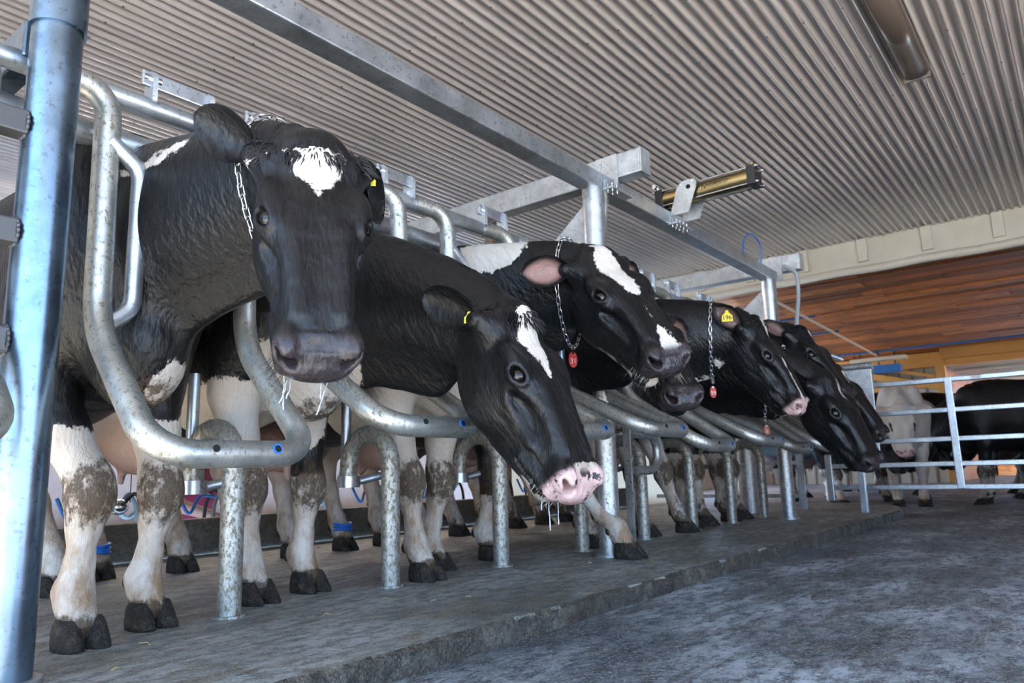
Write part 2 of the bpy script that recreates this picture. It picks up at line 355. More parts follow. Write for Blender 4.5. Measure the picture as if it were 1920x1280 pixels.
# ------------------------------------------------------------------ overhead frame
PX = [.612, 3.150, 5.770]; PY = 1.91
ORD = ['nearest', 'middle', 'farthest']
beam = tag(empty('overhead_beam', (0, PY, 1.90)), 'long galvanized box beam running overhead above the cow heads', 'beam')
MB().box((2.89, 0, 0), (5.94, .10, .085), bev=.006).build('box_section', M['galvanized'], beam)
for k, x in enumerate((3.27, 4.02)):
    pc = MB(); pc.box((x, -.058, -.022), (.20, .012, .05)); pc.box((x-.005, -.085, -.05), (.21, .06, .008)); pc.build('clamp_plate', M['galvanized_bright'], beam)
    for q in range(4 if k else 2):
        for w in (-1, 1):
            b = MB(); b.tube([(x-.07+q*.047, -.075+w*.014, -.062), (x-.07+q*.047, -.075+w*.014, -.012)], .007, 6); b.build('bolt', M['chrome'], beam)
LAB = ['thick galvanized support post filling the left edge of the picture', 'galvanized support post behind the head with the red 31 tag', 'galvanized support post at the far end of the overhead beam']
for i, x in enumerate(PX):
    po = tag(empty('support_post', (x, PY if i else 1.875, 0)), LAB[i], 'post', 'posts carrying the overhead beam')
    MB().tube([(0, 0, 0), (0, 0, 1.60 if i else 1.56)], .052 if i else .056, 32).build('lower_pipe', M['galvanized_worn' if i else 'galvanized_post'], po)
    MB().tube([(0, 0, 1.51 if i == 0 else 1.50), (0, 0, 1.862)], .0625 if i == 0 else .057, 32).build('sleeve', M['galvanized' if i else 'galvanized_post'], po)
    MB().tube([(0, 0, 0), (0, 0, .012)], .075, 20).build('foot_weld', M['galvanized_worn'], po)
    if i:
        # triangular gusset plates back to the stall rails
        MB().prism([(-.006, .05, -.04+1.83), (-.006, .05, 1.50), (-.006, .34, 1.50), (-.006, .34, 1.56)], (.012, 0, 0)).build('gusset_plate', M['galvanized_bright'], po)
        MB().prism([(.075, .03, 1.86), (.16, .03, 1.86), (.13, .03, 1.48), (.06, .03, 1.48)], (0, .012, 0)).build('gusset_plate', M['galvanized_bright'], po)
        MB().tube([(.17, .03, 1.86), (.11, .05, 1.46)], .022, 12).build('brace_tube', M['galvanized_worn'], po)
    else:
        for z in (1.245, .983, .734):
            MB().box((-.51, 0, z), (.92, .055, .058), bev=.005).build('square_tube', M['steel_dark'], po)
            for q in range(16):
                a = 2*math.pi*q/16; MB_ = MB().ball((-.054, .030*math.cos(a), z+.031*math.sin(a)), (.005, .008, .008), 6, 4); MB_.build('weld_bead', M['steel_dark'], po)
        MB().box((-.02, .62, 1.505), (.06, 1.1, .095), bev=.006).build('cross_rail', M['galvanized_post'], po)
for i, x in enumerate((.50, 3.355, 5.98)):
    cb = tag(empty('cross_beam', (x, 0, 0)), ['galvanized cross beam at the upper left corner', 'galvanized cross beam above the white-backed cow', 'galvanized cross beam at the far support post'][i], 'beam', 'cross beams on the overhead beam')
    MB().box((0, 3.2, 2.023), (.10, 2.98, .135), bev=.008).build('box_section', M['galvanized_bright'], cb)
    MB().box((0, 1.704, 2.023), (.104, .012, .139), bev=.003).build('end_plate', M['galvanized_bright'], cb)
    MB().box((-.058, 1.905, 1.985), (.012, .13, .20)).build('side_plate', M['galvanized_bright'], cb)
# slanting timber-coloured pipe pair behind, at the back of the stalls
vp = tag(empty('wall_column', (5.2, 4.3, 0)), 'brown upright column with a cream pipe behind the stalls', 'column')
MB().box((0, 0, 1.4), (.10, .10, 2.8), bev=.005).build('column', M['fixture_body'], vp); MB().tube([(.12, 0, 0), (.12, 0, 2.8)], .055, 14).build('pipe', M['pvc_cream'], vp)

# pneumatic cylinder on its bracket
cy = tag(empty('air_cylinder', (4.10, 1.70, 2.075)), 'brass coloured air cylinder bracketed on the overhead beam', 'air cylinder')
MB().tube([(0, .26, 0), (0, -.30, 0)], .054, 28).build('barrel', M['brass'], cy)
for y in (.275, -.315): MB().box((0, y, 0), (.118, .05, .118), bev=.006).build('end_cap', M['black_plastic'], cy)
for sx in (-1, 1):
    for sz in (-1, 1):
        MB().tube([(sx*.048, .32, sz*.048), (sx*.048, -.36, sz*.048)], .006, 8).build('tie_rod', M['chrome'], cy)
        MB().tube([(sx*.048, -.34, sz*.048), (sx*.048, -.352, sz*.048)], .012, 6).build('tie_nut', M['chrome'], cy)
for sx in (-1, 1):
    pz = [(sx*.075, .10, .062), (sx*.075, .02, .062), (sx*.075, .005, .035), (sx*.075, .07, -.14), (sx*.075, .19, -.14), (sx*.075, .135, .03)]
    MB().prism(pz, (.010*sx, 0, 0)).build('bracket_plate', M['galvanized_bright'], cy)
MB().tube([(-.088, .06, .018), (.088, .06, .018)], .014, 14).build('trunnion_pin', M['hole_black'], cy)
for y, z in ((.105, .04), (.03, .045)): MB().tube([(-.092, y, z), (-.07, y, z)], .008, 8).build('bolt', M['chrome'], cy)
MB().tube([(-.02, .29, .06), (-.02, .29, .095)], .012, 8).build('port_fitting', M['chrome'], cy); MB().tube([(-.06, .30, .088), (.02, .30, .088)], .014, 10).build('muffler', M['chrome'], cy)
MB().tube([(0, -.31, .06), (0, -.31, .09)], .014, 8).build('port_fitting', M['brass'], cy)
def text_mesh(body, size, extr=.0006, align='CENTER', shear=0):
    cu = bpy.data.curves.new('txt', 'FONT'); cu.body = body; cu.size = size; cu.extrude = extr; cu.align_x = align; cu.align_y = 'CENTER'; cu.shear = shear
    ob = bpy.data.objects.new('txt', cu); COL.objects.link(ob); dg = bpy.context.evaluated_depsgraph_get(); me = bpy.data.meshes.new_from_object(ob.evaluated_get(dg)); bpy.data.objects.remove(ob); bpy.data.curves.remove(cu); return me
def place_text(me, o, xd, yd, nm, mat, parent):
    """text in plane: xd reading direction, yd up"""
    xd = Vector(xd).normalized(); yd = Vector(yd); yd = (yd-xd*yd.dot(xd)).normalized(); zd = xd.cross(yd)
    ob = link(nm, me, mat, parent); ob.matrix_local = Matrix(((xd.x, yd.x, zd.x, o[0]), (xd.y, yd.y, zd.y, o[1]), (xd.z, yd.z, zd.z, o[2]), (0, 0, 0, 1))); return ob
place_text(text_mesh('NORBCO', .032, shear=.3), (-.0548, -.105, .004), (0, -1, 0), (0, 0, 1), 'lettering', M['ink_black'], cy)
place_text(text_mesh('N', .040, shear=.4), (-.0548, -.02, .004), (0, -1, 0), (0, 0, 1), 'logo', M['ink_black'], cy)
place_text(text_mesh('INC', .009), (-.0548, -.19, .006), (0, -1, 0), (0, 0, 1), 'lettering', M['ink_black'], cy)
# hoses at the far post
for pth, nm, mt, lb in (([(5.83, 1.80, 1.97), (5.93, 1.74, 1.92), (5.95, 1.74, 1.75), (5.92, 1.76, 1.55), (5.91, 1.78, 1.30)], 'air_hose', 'grey_hose', 'grey air hose drooping beside the far support post'),
                        ([(5.3, 1.93, 1.945), (5.33, 1.92, 2.10), (5.45, 1.9, 2.17), (5.57, 1.88, 2.10), (5.6, 1.90, 1.945)], 'air_line', 'blue_paint', 'thin blue air line arched over the overhead beam')):
    P = [Vector(p) for p in pth]; pp = []
    for i in range(len(P)-1):
        p0 = P[max(0, i-1)]; p1 = P[i]; p2 = P[i+1]; p3 = P[min(len(P)-1, i+2)]
        for k in range(6):
            u = k/6; pp.append(.5*((2*p1)+(-p0+p2)*u+(2*p0-5*p1+4*p2-p3)*u*u+(-p0+3*p1-3*p2+p3)*u**3))
    pp.append(P[-1]); tag(MB().tube(pp, .016 if nm == 'air_hose' else .005, 10).build(nm, M[mt]), lb, 'hose')

# ------------------------------------------------------------------ stall rails, hoops, divider canes
RY, RZ = 1.98, 1.455
HY = 1.93
tag(MB().tube([(.20, RY, RZ), (8.0, RY, RZ)], .028, 16).build('top_rail', M['galvanized']), 'upper galvanized rail carrying the stall hoops', 'rail')
tag(MB().tube([(.20, RY+.10, RZ-.085), (8.0, RY+.10, RZ-.085)], .036, 16).build('back_rail', M['galvanized']), 'thicker galvanized rail just behind the upper stall rail', 'rail')
ST = [.945+.6575*i for i in range(9)]
COWN = ['nearest cow', 'cow with its nose down', 'cow with the red 31 tag', 'half hidden cow', 'cow with the yellow ear tag', 'sixth cow', 'seventh cow', 'eighth cow', 'last stall']
HP = [(1.60, .475, .03), (1.56, .555, 0), (1.46, .555, .02), (1.46, .575, .02), (1.50, .515, .0), (1.46, .545, 0), (1.50, .505, 0), (1.50, .52, 0), (1.50, .53, 0)]
ST.append(.945-.6575); HP[8] = (1.60, .50, 0)
for i, xc in enumerate(ST[:8]+[ST[-1]]):
    yb, zb, dx = HP[i]; w = .205; R = .0325
    h = tag(empty('stall_hoop', (xc+dx, HY, 0)), ['bent galvanized hoop around the nearest cow, blue plug in its rim', 'hoop under the neck of the cow with its nose down', 'hoop right of the down-turned pink muzzle, small blue plug', 'hoop below the chin of the cow with the red 31 tag',
          'hoop under the neck of the cow with the yellow ear tag', 'hoop under the jaw of the cow with the red 59 tag', 'second last hoop, behind the orange red tag', 'last hoop, under the farthest low black head', 'hoop half hidden behind the thick post at the left edge'][i], 'stall hoop', 'bent tube stall hoops')
    y2 = yb-HY
    path = [(-w-.16, .045, RZ), (-w, .02, RZ-.005), (-w, 0, .80), (-w, y2, zb), (w, y2, zb), (w, 0, .80), (w, .02, RZ-.005), (w-.16, .045, RZ)]
    pp = rounded(path, [.10, .24, .10, .10, .24, .10], 9)
    MB().tube(pp, R, 20).build('hoop_tube', M['galvanized_hoop'], h)
    dh = rounded([(-w, .0, 1.30), (-w+.085, .0, 1.24), (-w+.085, .0, .86), (-w, .0, .79)], .06, 6); MB().tube(dh, .0225, 14).build('side_handle', M['galvanized'], h)
    n_ = Vector((0, y2*.0-1, 0)); 
    for k, (xx, mt, rr) in enumerate(((-w+.13, 'hole_black', .0085), (w-.12, 'blue_paint', .0125))):
        zz = zb+.010; pl_ = [(xx, y2-R*.80, zz), (xx, y2-R*1.025, zz+.002)]
        MB().tube(pl_, rr, 14).build('drain_hole' if not k else 'blue_plug', M[mt], h)
        if k: MB().tube([(xx, y2-R*.85, zz), (xx, y2-R*1.04, zz+.002)], rr*.72, 12).build('plug_bore', M['hole_black'], h)
# rail clamps
for i, (x0, x1) in enumerate(((.88, 1.05), (1.20, 1.30), (1.74, 1.88), (2.31, 2.45), (2.97, 3.07), (3.72, 3.86), (4.05, 4.19), (4.52, 4.66), (5.1, 5.24))):
    c = tag(empty('rail_clamp', (x0, RY-.01, RZ)), ['latch bracket above the shoulder of the nearest cow', 'latch bracket behind the ear of the nearest cow', 'latch bracket right of the nearest cow head', 'latch bracket above the pale withers patch', 'latch bracket hidden behind the head of the 31 cow', 'latch bracket above the yellow tagged ear', 'latch bracket right of the yellow tagged ear', 'second farthest latch bracket on the upper rail', 'farthest latch bracket on the upper rail'][i], 'latch bracket', 'latch brackets on the upper rail')
    L = x1-x0
    for q, x in enumerate((0.0, L)):
        pr = [(x, -.026, .01), (x, .026, .01), (x, .026, .075)]+[(x, .026*math.cos(t_), .078+.026*math.sin(t_)) for t_ in np.linspace(.1, math.pi-.1, 7)]+[(x, -.026, .075)]
        MB().prism(pr, (.014, 0, 0)).build('upright_plate', M['galvanized_bright'], c)
    MB().box((L/2, -.004, .078), (L+.045, .012, .046), bev=.004).build('latch_bar', M['galvanized'], c)
    MB().tube([(-.018, -.004, .08), (.03, -.004, .08)], .012, 12).build('pivot_bolt', M['chrome'], c)
    MB().prism([(L-.055, -.01, .0), (L+.015, -.01, .0), (L+.015, -.01, .055)], (0, .012, 0)).build('stop_plate', M['galvanized_bright'], c)
# divider canes
for k in range(8):
    x = 1.302+.662*k; y0 = 2.16
    c = tag(empty('divider_post', (x, y0, 0)), ['curved pipe post below the nearest hoop', 'curved pipe post between second and third pair of hooves', 'dirty pipe post left of the pink muzzle', 'dirty pipe post below the pink muzzle', 'pipe post behind the white stepping leg', 'pipe post right of the white stepping leg', 'leaning pipe post before the far thick post', 'farthest small pipe post'][k], 'post', 'curved pipe posts dividing the stalls')
    arc = [(0, .125-.125*math.cos(t_), .455+.125*math.sin(t_)) for t_ in np.linspace(0, math.pi, 14)]
    MB().tube([(0, 0, -.01)]+arc+[(0, .25, .40)], .036, 20).build('bent_pipe', M['galvanized_dirty'], c)
    MB().tube([(0, .25, .415), (0, .25, .40), (0, .25, .37)], .046, 18).build('end_collar', M['galvanized'], c)
    MB().tube([(0, .27, .43), (0, .27, .78)], .020, 12).build('upright_rod', M['galvanized'], c)
    MB().tube([(0, .25, .385), (.17, .20, .42)], .016, 10).build('link_arm', M['galvanized'], c)
    MB().tube([(0, 0, 0), (0, 0, .008)], .05, 16).build('foot_weld', M['galvanized_dirty'], c)
# far thick post, flat upright and bent end tube
tag(MB().tube([(6.38, 2.44, 0), (6.38, 2.44, 1.2)], .080, 20).build('thick_post', M['galvanized_worn']), 'thick greenish galvanized post at the end of the stalls', 'post')
e = tag(empty('bent_stop', (3.66, 2.02, 0)), 'flat upright bar with a D-shaped bent tube below the 31 tag cow', 'stall stop')
MB().box((-.10, 0, .33), (.012, .045, .66), bev=.002).build('flat_bar', M['galvanized_worn'], e)
MB().tube(rounded([(-.10, -.02, .60), (.20, -.02, .60), (.20, -.02, .40), (-.06, -.02, .40)], .095, 8), .025, 14).build('bent_tube', M['galvanized_worn'], e)
# end gate of the pen
gt = tag(empty('pen_gate', (7.02, 0, 0)), 'long galvanized five bar gate in front of the waiting cows', 'gate')
ga = math.radians(0)
for z in (1.066, .815, .578, .376, .190): MB().box((0, -.75, z), (.045, 5.4, .040), bev=.006).build('rail', M['galvanized'], gt)
for y in (1.93, .92, -.4): MB().box((-.02, y, .63 if y != 1.93 else .28), (.03, .055, .91 if y != 1.93 else .40), bev=.005).build('upright', M['galvanized'], gt)
MB().box((-.03, .72, 1.068), (.006, .07, .022)).build('label_plate', M['ink_white'], gt)
gp = tag(empty('gate_plate', (6.62, 1.52, 0)), 'bent galvanized plate with rolled top at the gate end', 'plate')
MB().box((0, 0, .82), (.02, .22, .72), bev=.004).build('plate', M['galvanized_bright'], gp); MB().box((.03, .06, .56), (.05, .05, 1.25), bev=.004).build('post', M['galvanized'], gp); MB().tube([(0, -.12, 1.20), (0, .62, 1.20)], .030, 14).build('rolled_top', M['galvanized_worn'], gp)
g2 = tag(empty('low_gate', (7.0, 2.9, 0)), 'low galvanized gate behind the thick far post', 'gate')
for z in (.12, .42): MB().box((0, 0, z), (.03, 1.5, .035)).build('rail', M['galvanized'], g2)
for y in (-.72, -.2, .35): MB().box((0, y, .28), (.04, .06, .56)).build('upright', M['galvanized'], g2)
# pipes hung under the pen ceiling
for i, (p, q, r, m, lb) in enumerate((((9.0, 3.05, 2.50), (17.0, 3.32, 2.50), .020, 'pvc_cream', 'long cream water pipe hung below the plank ceiling'), ((8.9, 3.75, 2.50), (17.0, 4.3, 2.50), .018, 'pvc_cream', 'second cream water pipe left of the long one'),
        ((11.0, 4.6, 2.52), (11.0, 3.0, 2.52), .018, 'blue_pipe', 'short blue pipe nearest the far support post'), ((12.6, 5.2, 2.52), (12.6, 3.1, 2.52), .018, 'blue_pipe', 'middle blue pipe crossing under the plank ceiling'), ((15.6, 6.5, 2.52), (15.6, -2.5, 2.52), .024, 'blue_pipe', 'long blue pipe near the far timber beam'))):
    tag(MB().tube([p, q], r, 10).build('ceiling_pipe', M[m]), lb, 'pipe')
for i, (c, s) in enumerate((((15.8, 4.55, 2.42), (1.0, .22, .08)), ((16.2, 3.3, 2.44), (.2, 1.05, .07)))):
    l_ = tag(empty('tube_light', c), ['cream tube light angled under the planks', 'cream tube light above the blue machine box'][i], 'light fixture'); MB().box((0, 0, 0), s, bev=.012).build('housing', M['pvc_cream'], l_)
mb_ = tag(empty('machine_box', (16.4, 3.18, 2.22)), 'blue machine box with red and white bands below the planks', 'machine')
MB().box((0, 0, .03), (.25, .5, .16), bev=.01).build('case', M['blue_steel'], mb_); MB().box((0, .48, -.06), (.22, .32, .20), bev=.01).build('motor', M['blue_steel'], mb_)
for y in (-.15, .15, .5): MB().box((0, y, .25), (.03, .03, .34)).build('hanger', M['steel_dark'], mb_)
for k in range(4): MB().box((-.12, .38+k*.07, .04), (.01, .035, .10)).build('band', M['red_plastic' if k % 2 else 'ink_white'], mb_)
# ------------------------------------------------------------------ cattle: one continuous skin per animal from a signed distance field
f4 = np.float32
def smin(a, b, k):
    h = np.maximum(k-np.abs(a-b), 0)/k
    return np.minimum(a, b) - h*h*k*.25
def smax(a, b, k): return -smin(-a, -b, k)
class Field:
    def __init__(s): s.ops = []
    def add(s, fn, lo, hi, k, mode='u'): s.ops.append((fn, np.array(lo, f4), np.array(hi, f4), k, mode))
    def __call__(s, P):
        P = np.asarray(P, f4); D = np.full(len(P), .4, f4)
        if not len(P): return D
        cell = .2 if len(P) > 60000 else (.4 if len(P) > 3000 else 10.0)
        q = np.floor((P-P.min(0))/cell).astype(np.int64); key = (q[:, 0]*1000+q[:, 1])*1000+q[:, 2]
        o = np.argsort(key, kind='stable'); ks = key[o]; cut = np.flatnonzero(np.diff(ks))+1; st = np.r_[0, cut, len(o)]
        LO = np.array([p[1] for p in s.ops])-.07; HI = np.array([p[2] for p in s.ops])+.07
        for b in range(len(st)-1):
            ii = o[st[b]:st[b+1]]; p = P[ii]; lo = p.min(0); hi = p.max(0); d = D[ii]
            for j in np.flatnonzero(np.all((LO < hi) & (HI > lo), axis=1)):
                fn, l_, h_, k, mode = s.ops[j]
                if len(p) > 600:
                    m = np.flatnonzero(np.all((p > l_-.07) & (p < h_+.07), axis=1))
                    if not len(m): continue
                    v = fn(p[m]); d[m] = smin(d[m], v, k) if mode == 'u' else smax(d[m], -v, k)
                else:
                    v = fn(p); d = smin(d, v, k) if mode == 'u' else smax(d, -v, k)
            D[ii] = d
        return D
    def cone(s, a, b, ra, rb, k=.03):
        a = np.array(a, f4); b = np.array(b, f4); ab = b-a; L = float(ab@ab)+1e-9
        def fn(P):
            t = np.clip(((P-a)@ab)/L, 0, 1)
            return np.linalg.norm(P-a-t[:, None]*ab, axis=1)-(ra+(rb-ra)*t)
        r = max(ra, rb); s.add(fn, np.minimum(a, b)-r, np.maximum(a, b)+r, k)
    def chain(s, pts, rads, k=.025):
        for i in range(len(pts)-1): s.cone(pts[i], pts[i+1], rads[i], rads[i+1], k)
    def ell(s, c, r, k=.03, R=None, mode='u'):
        c = np.array(c, f4); r = np.array(r, f4); Rm = np.eye(3, dtype=f4) if R is None else np.array(R, f4)
        def fn(P):
            q = ((P-c)@Rm); v = q/r; kk = np.linalg.norm(v, axis=1)+1e-6
            return np.linalg.norm(q, axis=1)*(1-1/kk)*.9
        m = float(r.max()); s.add(fn, c-m, c+m, k, mode)
    def loft(s, C, Uv, ru, rl, k=.04, ex=2.0, taper=None, capr=None):
        """tube along C with elliptic (superelliptic) section: ru along up vector, rl sideways"""
        C = np.array(C, f4); Uv = np.array(Uv, f4); ru = np.array(ru, f4); rl = np.array(rl, f4)
        n = len(C); tp = np.zeros(n, f4) if taper is None else np.array(taper, f4)
        exs = np.full(n, ex, f4) if not hasattr(ex, '__len__') else np.array(ex, f4)
        def fn(P):
            N = len(P); best = np.full(N, 1e9, f4); ti = np.zeros(N, f4)
            pc = P.mean(0); pr = float(np.sqrt(((P-pc)**2).sum(1).max())); AB = C[1:]-C[:-1]
            tc = np.clip(((pc-C[:-1])*AB).sum(1)/(AB*AB).sum(1), 0, 1)[:, None]; dc = np.linalg.norm(pc-C[:-1]-tc*AB, axis=1)
            for i in np.flatnonzero(dc <= dc.min()+2*pr+1e-4):
                ab = C[i+1]-C[i]; t = np.clip(((P-C[i])@ab)/float(ab@ab), 0, 1)
                q = P-C[i]-t[:, None]*ab; d = np.einsum('ij,ij->i', q, q); m = d < best
                best[m] = d[m]; ti[m] = i+t[m]
            i = np.minimum(ti.astype(int), n-2); t = (ti-i)[:, None]; tt = t[:, 0]
            c = C[i]*(1-t)+C[i+1]*t; T = C[i+1]-C[i]; T = T/np.linalg.norm(T, axis=1)[:, None]
            Uu = Uv[i]*(1-t)+Uv[i+1]*t; Uu = Uu-T*np.einsum('ij,ij->i', Uu, T)[:, None]; Uu /= np.linalg.norm(Uu, axis=1)[:, None]
            Ll = np.cross(Uu, T)
            q = P-c; qu = np.einsum('ij,ij->i', q, Uu); ql = np.einsum('ij,ij->i', q, Ll); qt = np.einsum('ij,ij->i', q, T)
            a = ru[i]*(1-tt)+ru[i+1]*tt; b = rl[i]*(1-tt)+rl[i+1]*tt; e = exs[i]*(1-tt)+exs[i+1]*tt
            b = b*(1+(tp[i]*(1-tt)+tp[i+1]*tt)*np.clip(qu/a, -1.2, 1.2)) if tp.any() else b
            cr = np.minimum(a, b)*.8 if capr is None else capr
            if exs.max() <= 2: kk = (qu/a)**2+(ql/b)**2+(qt/cr)**2
            else: kk = ((np.abs(qu)/a)**e+(np.abs(ql)/b)**e)**(2/e)+(qt/cr)**2
            kk = np.sqrt(kk)+1e-6
            return np.linalg.norm(q, axis=1)*(1-1/kk)
        r = float(max(ru.max(), rl.max()))*1.25; s.add(fn, C.min(0)-r, C.max(0)+r, k)
def axis_grid(lo, hi, zones, fine, coarse):
    xs = [lo]
    while xs[-1] < hi:
        x = xs[-1]; st = fine if any(a-.02 <= x < b for a, b in zones) else coarse
        xs.append(x+st)
    return np.array(xs, f4)
def surface(F, lo, hi, zones, fine, coarse):
    """sparse surface nets on a rectilinear grid, vertices pulled onto the field"""
    G = [axis_grid(lo[i], hi[i], zones[i], fine, coarse) for i in range(3)]
    n = [len(g) for g in G]; B = 6
    nb = [(m+B-1)//B for m in n]
    def cen(g, m):
        e = np.minimum(np.arange(m)*B, len(g)-1); e2 = np.minimum(e+B, len(g)-1); return (g[e]+g[e2])/2, (g[e2]-g[e])/2
    cc = [cen(G[i], nb[i]) for i in range(3)]
    X, Y, Z = np.meshgrid(cc[0][0], cc[1][0], cc[2][0], indexing='ij'); P = np.stack([X, Y, Z], -1).reshape(-1, 3)
    rx, ry, rz = np.meshgrid(cc[0][1], cc[1][1], cc[2][1], indexing='ij'); rad = np.sqrt(rx**2+ry**2+rz**2).reshape(-1)
    d = F(P); V = np.repeat(np.repeat(np.repeat(d.reshape(nb), B, 0), B, 1), B, 2)[:n[0], :n[1], :n[2]].copy()
    act = np.argwhere((np.abs(d) < rad*1.3+.008).reshape(nb))
    off = np.stack(np.meshgrid(range(B), range(B), range(B), indexing='ij'), -1).reshape(-1, 3)
    idx = (act[:, None, :]*B+off[None]).reshape(-1, 3); idx = idx[(idx[:, 0] < n[0]) & (idx[:, 1] < n[1]) & (idx[:, 2] < n[2])]
    out = np.empty(len(idx), f4)
    for q in range(0, len(idx), 4000000):
        I = idx[q:q+4000000]; out[q:q+4000000] = F(np.stack([G[0][I[:, 0]], G[1][I[:, 1]], G[2][I[:, 2]]], -1))
    V[idx[:, 0], idx[:, 1], idx[:, 2]] = out
    S = V < 0
    cnt = np.zeros([m-1 for m in n], np.int8)
    for a in (0, 1):
        for b in (0, 1):
            for c in (0, 1): cnt += S[a:n[0]-1+a, b:n[1]-1+b, c:n[2]-1+c]
    cells = np.argwhere((cnt > 0) & (cnt < 8)); ci = np.full(cnt.shape, -1, np.int32); ci[cells[:, 0], cells[:, 1], cells[:, 2]] = np.arange(len(cells))
    acc = np.zeros((len(cells), 3)); num = np.zeros(len(cells))
    for ax in range(3):
        o = [i for i in range(3) if i != ax]
        for a in (0, 1):
            for b in (0, 1):
                p0 = cells.copy(); p0[:, o[0]] += a; p0[:, o[1]] += b; p1 = p0.copy(); p1[:, ax] += 1
                v0 = V[p0[:, 0], p0[:, 1], p0[:, 2]]; v1 = V[p1[:, 0], p1[:, 1], p1[:, 2]]; m = (v0 < 0) != (v1 < 0)
                t = np.where(m, v0/np.where(m, v0-v1, 1), 0)[m]
                w = np.stack([G[i][p0[m, i]] for i in range(3)], -1); w[:, ax] += t*(G[ax][p1[m, ax]]-G[ax][p0[m, ax]])
                acc[m] += w; num[m] += 1
    vert = (acc/num[:, None]).astype(f4); faces = []
    for ax in range(3):
        o = [(ax+1) % 3, (ax+2) % 3]; sl0 = [slice(None)]*3; sl1 = [slice(None)]*3; sl0[ax] = slice(0, n[ax]-1); sl1[ax] = slice(1, n[ax])
        A = S[tuple(sl0)]; Bm = S[tuple(sl1)]; E = np.argwhere(A != Bm); fl = A[E[:, 0], E[:, 1], E[:, 2]]
        ok = (E[:, o[0]] > 0) & (E[:, o[1]] > 0) & (E[:, o[0]] < n[o[0]]-1) & (E[:, o[1]] < n[o[1]]-1); E = E[ok]; fl = fl[ok]
        q = []
        for a, b in ((1, 1), (0, 1), (0, 0), (1, 0)):
            e = E.copy(); e[:, o[0]] -= a; e[:, o[1]] -= b; q.append(ci[e[:, 0], e[:, 1], e[:, 2]])
        q = np.stack(q, -1); q[~fl] = q[~fl][:, ::-1]; faces.append(q[(q >= 0).all(1)])
    faces = np.concatenate(faces)
    for it in range(1):
        d = F(vert); g = np.stack([F(vert+np.array(e, f4)*.002)-d for e in np.eye(3)], -1)/.002
        g2 = np.maximum((g*g).sum(1), .25); st = d[:, None]*g/g2[:, None]; ln = np.linalg.norm(st, axis=1); st *= (np.minimum(ln, .006)/np.maximum(ln, 1e-9))[:, None]
        vert = vert-st
    return vert, faces
def bez(P, ts):
    P = [np.array(p, float) for p in P]; ts = np.asarray(ts)[:, None]
    return (1-ts)**3*P[0]+3*(1-ts)**2*ts*P[1]+3*(1-ts)*ts**2*P[2]+ts**3*P[3]
def ear_mesh(base, tip_dir, face_dir, Ln, W, cup=.9):
    """cupped leaf-shaped ear with an outer and an inner skin"""
    t = np.array(tip_dir, float); t /= np.linalg.norm(t); n = np.array(face_dir, float); n -= t*(n@t); n /= np.linalg.norm(n); b = np.cross(n, t)
    nu, nv = 20, 16; vs = []
    for side in (1, -1):
        for i in range(nu+1):
            u = i/nu; w = W*float(np.interp(u, [0, .12, .28, .45, .62, .78, .90, .97, 1], [.34, .52, .84, 1.0, .97, .82, .56, .28, .03]))
            half = float(np.interp(u, [0, .2, .5, .8, 1], [2.3, 1.75, 1.15, .95, .9]))*cup; rr = w/math.sin(min(1.5, half))
            dep = rr*(1-math.cos(half))
            for j in range(nv+1):
                a = (j/nv*2-1)*half; th = side*(.0042+.007*(1-u)**2)*(1 if 0 < j < nv else .15)
                vs.append(np.array(base)+t*(u*Ln)+b*rr*math.sin(a)+n*(rr*(1-math.cos(a))-dep*.45+.10*Ln*(u-u*u)*-1.0-th))
    fs = []; m = (nu+1)*(nv+1)
    for s_ in (0, 1):
        for i in range(nu):
            for j in range(nv):
                q = [s_*m+i*(nv+1)+j, s_*m+(i+1)*(nv+1)+j, s_*m+(i+1)*(nv+1)+j+1, s_*m+i*(nv+1)+j+1]; fs.append(q if s_ else q[::-1])
    for i in range(nu):
        for j in (0, nv):
            q = [i*(nv+1)+j, (i+1)*(nv+1)+j, m+(i+1)*(nv+1)+j, m+i*(nv+1)+j]; fs.append(q if j else q[::-1])
    for j in range(nv): fs.append([nu*(nv+1)+j, nu*(nv+1)+j+1, m+nu*(nv+1)+j+1, m+nu*(nv+1)+j])
    return np.array(vs), fs
HEAD_T = [(-.030, -.030, -.150, .070), (.00, -.006, -.180, .092), (.04, .004, -.214, .103), (.09, .003, -.244, .108), (.15, .000, -.268, .110), (.21, -.004, -.274, .107), (.27, -.012, -.264, .097),
          (.33, -.022, -.244, .086), (.39, -.031, -.220, .078), (.44, -.038, -.198, .0755), (.48, -.047, -.176, .077), (.51, -.062, -.158, .073), (.526, -.078, -.146, .062)]
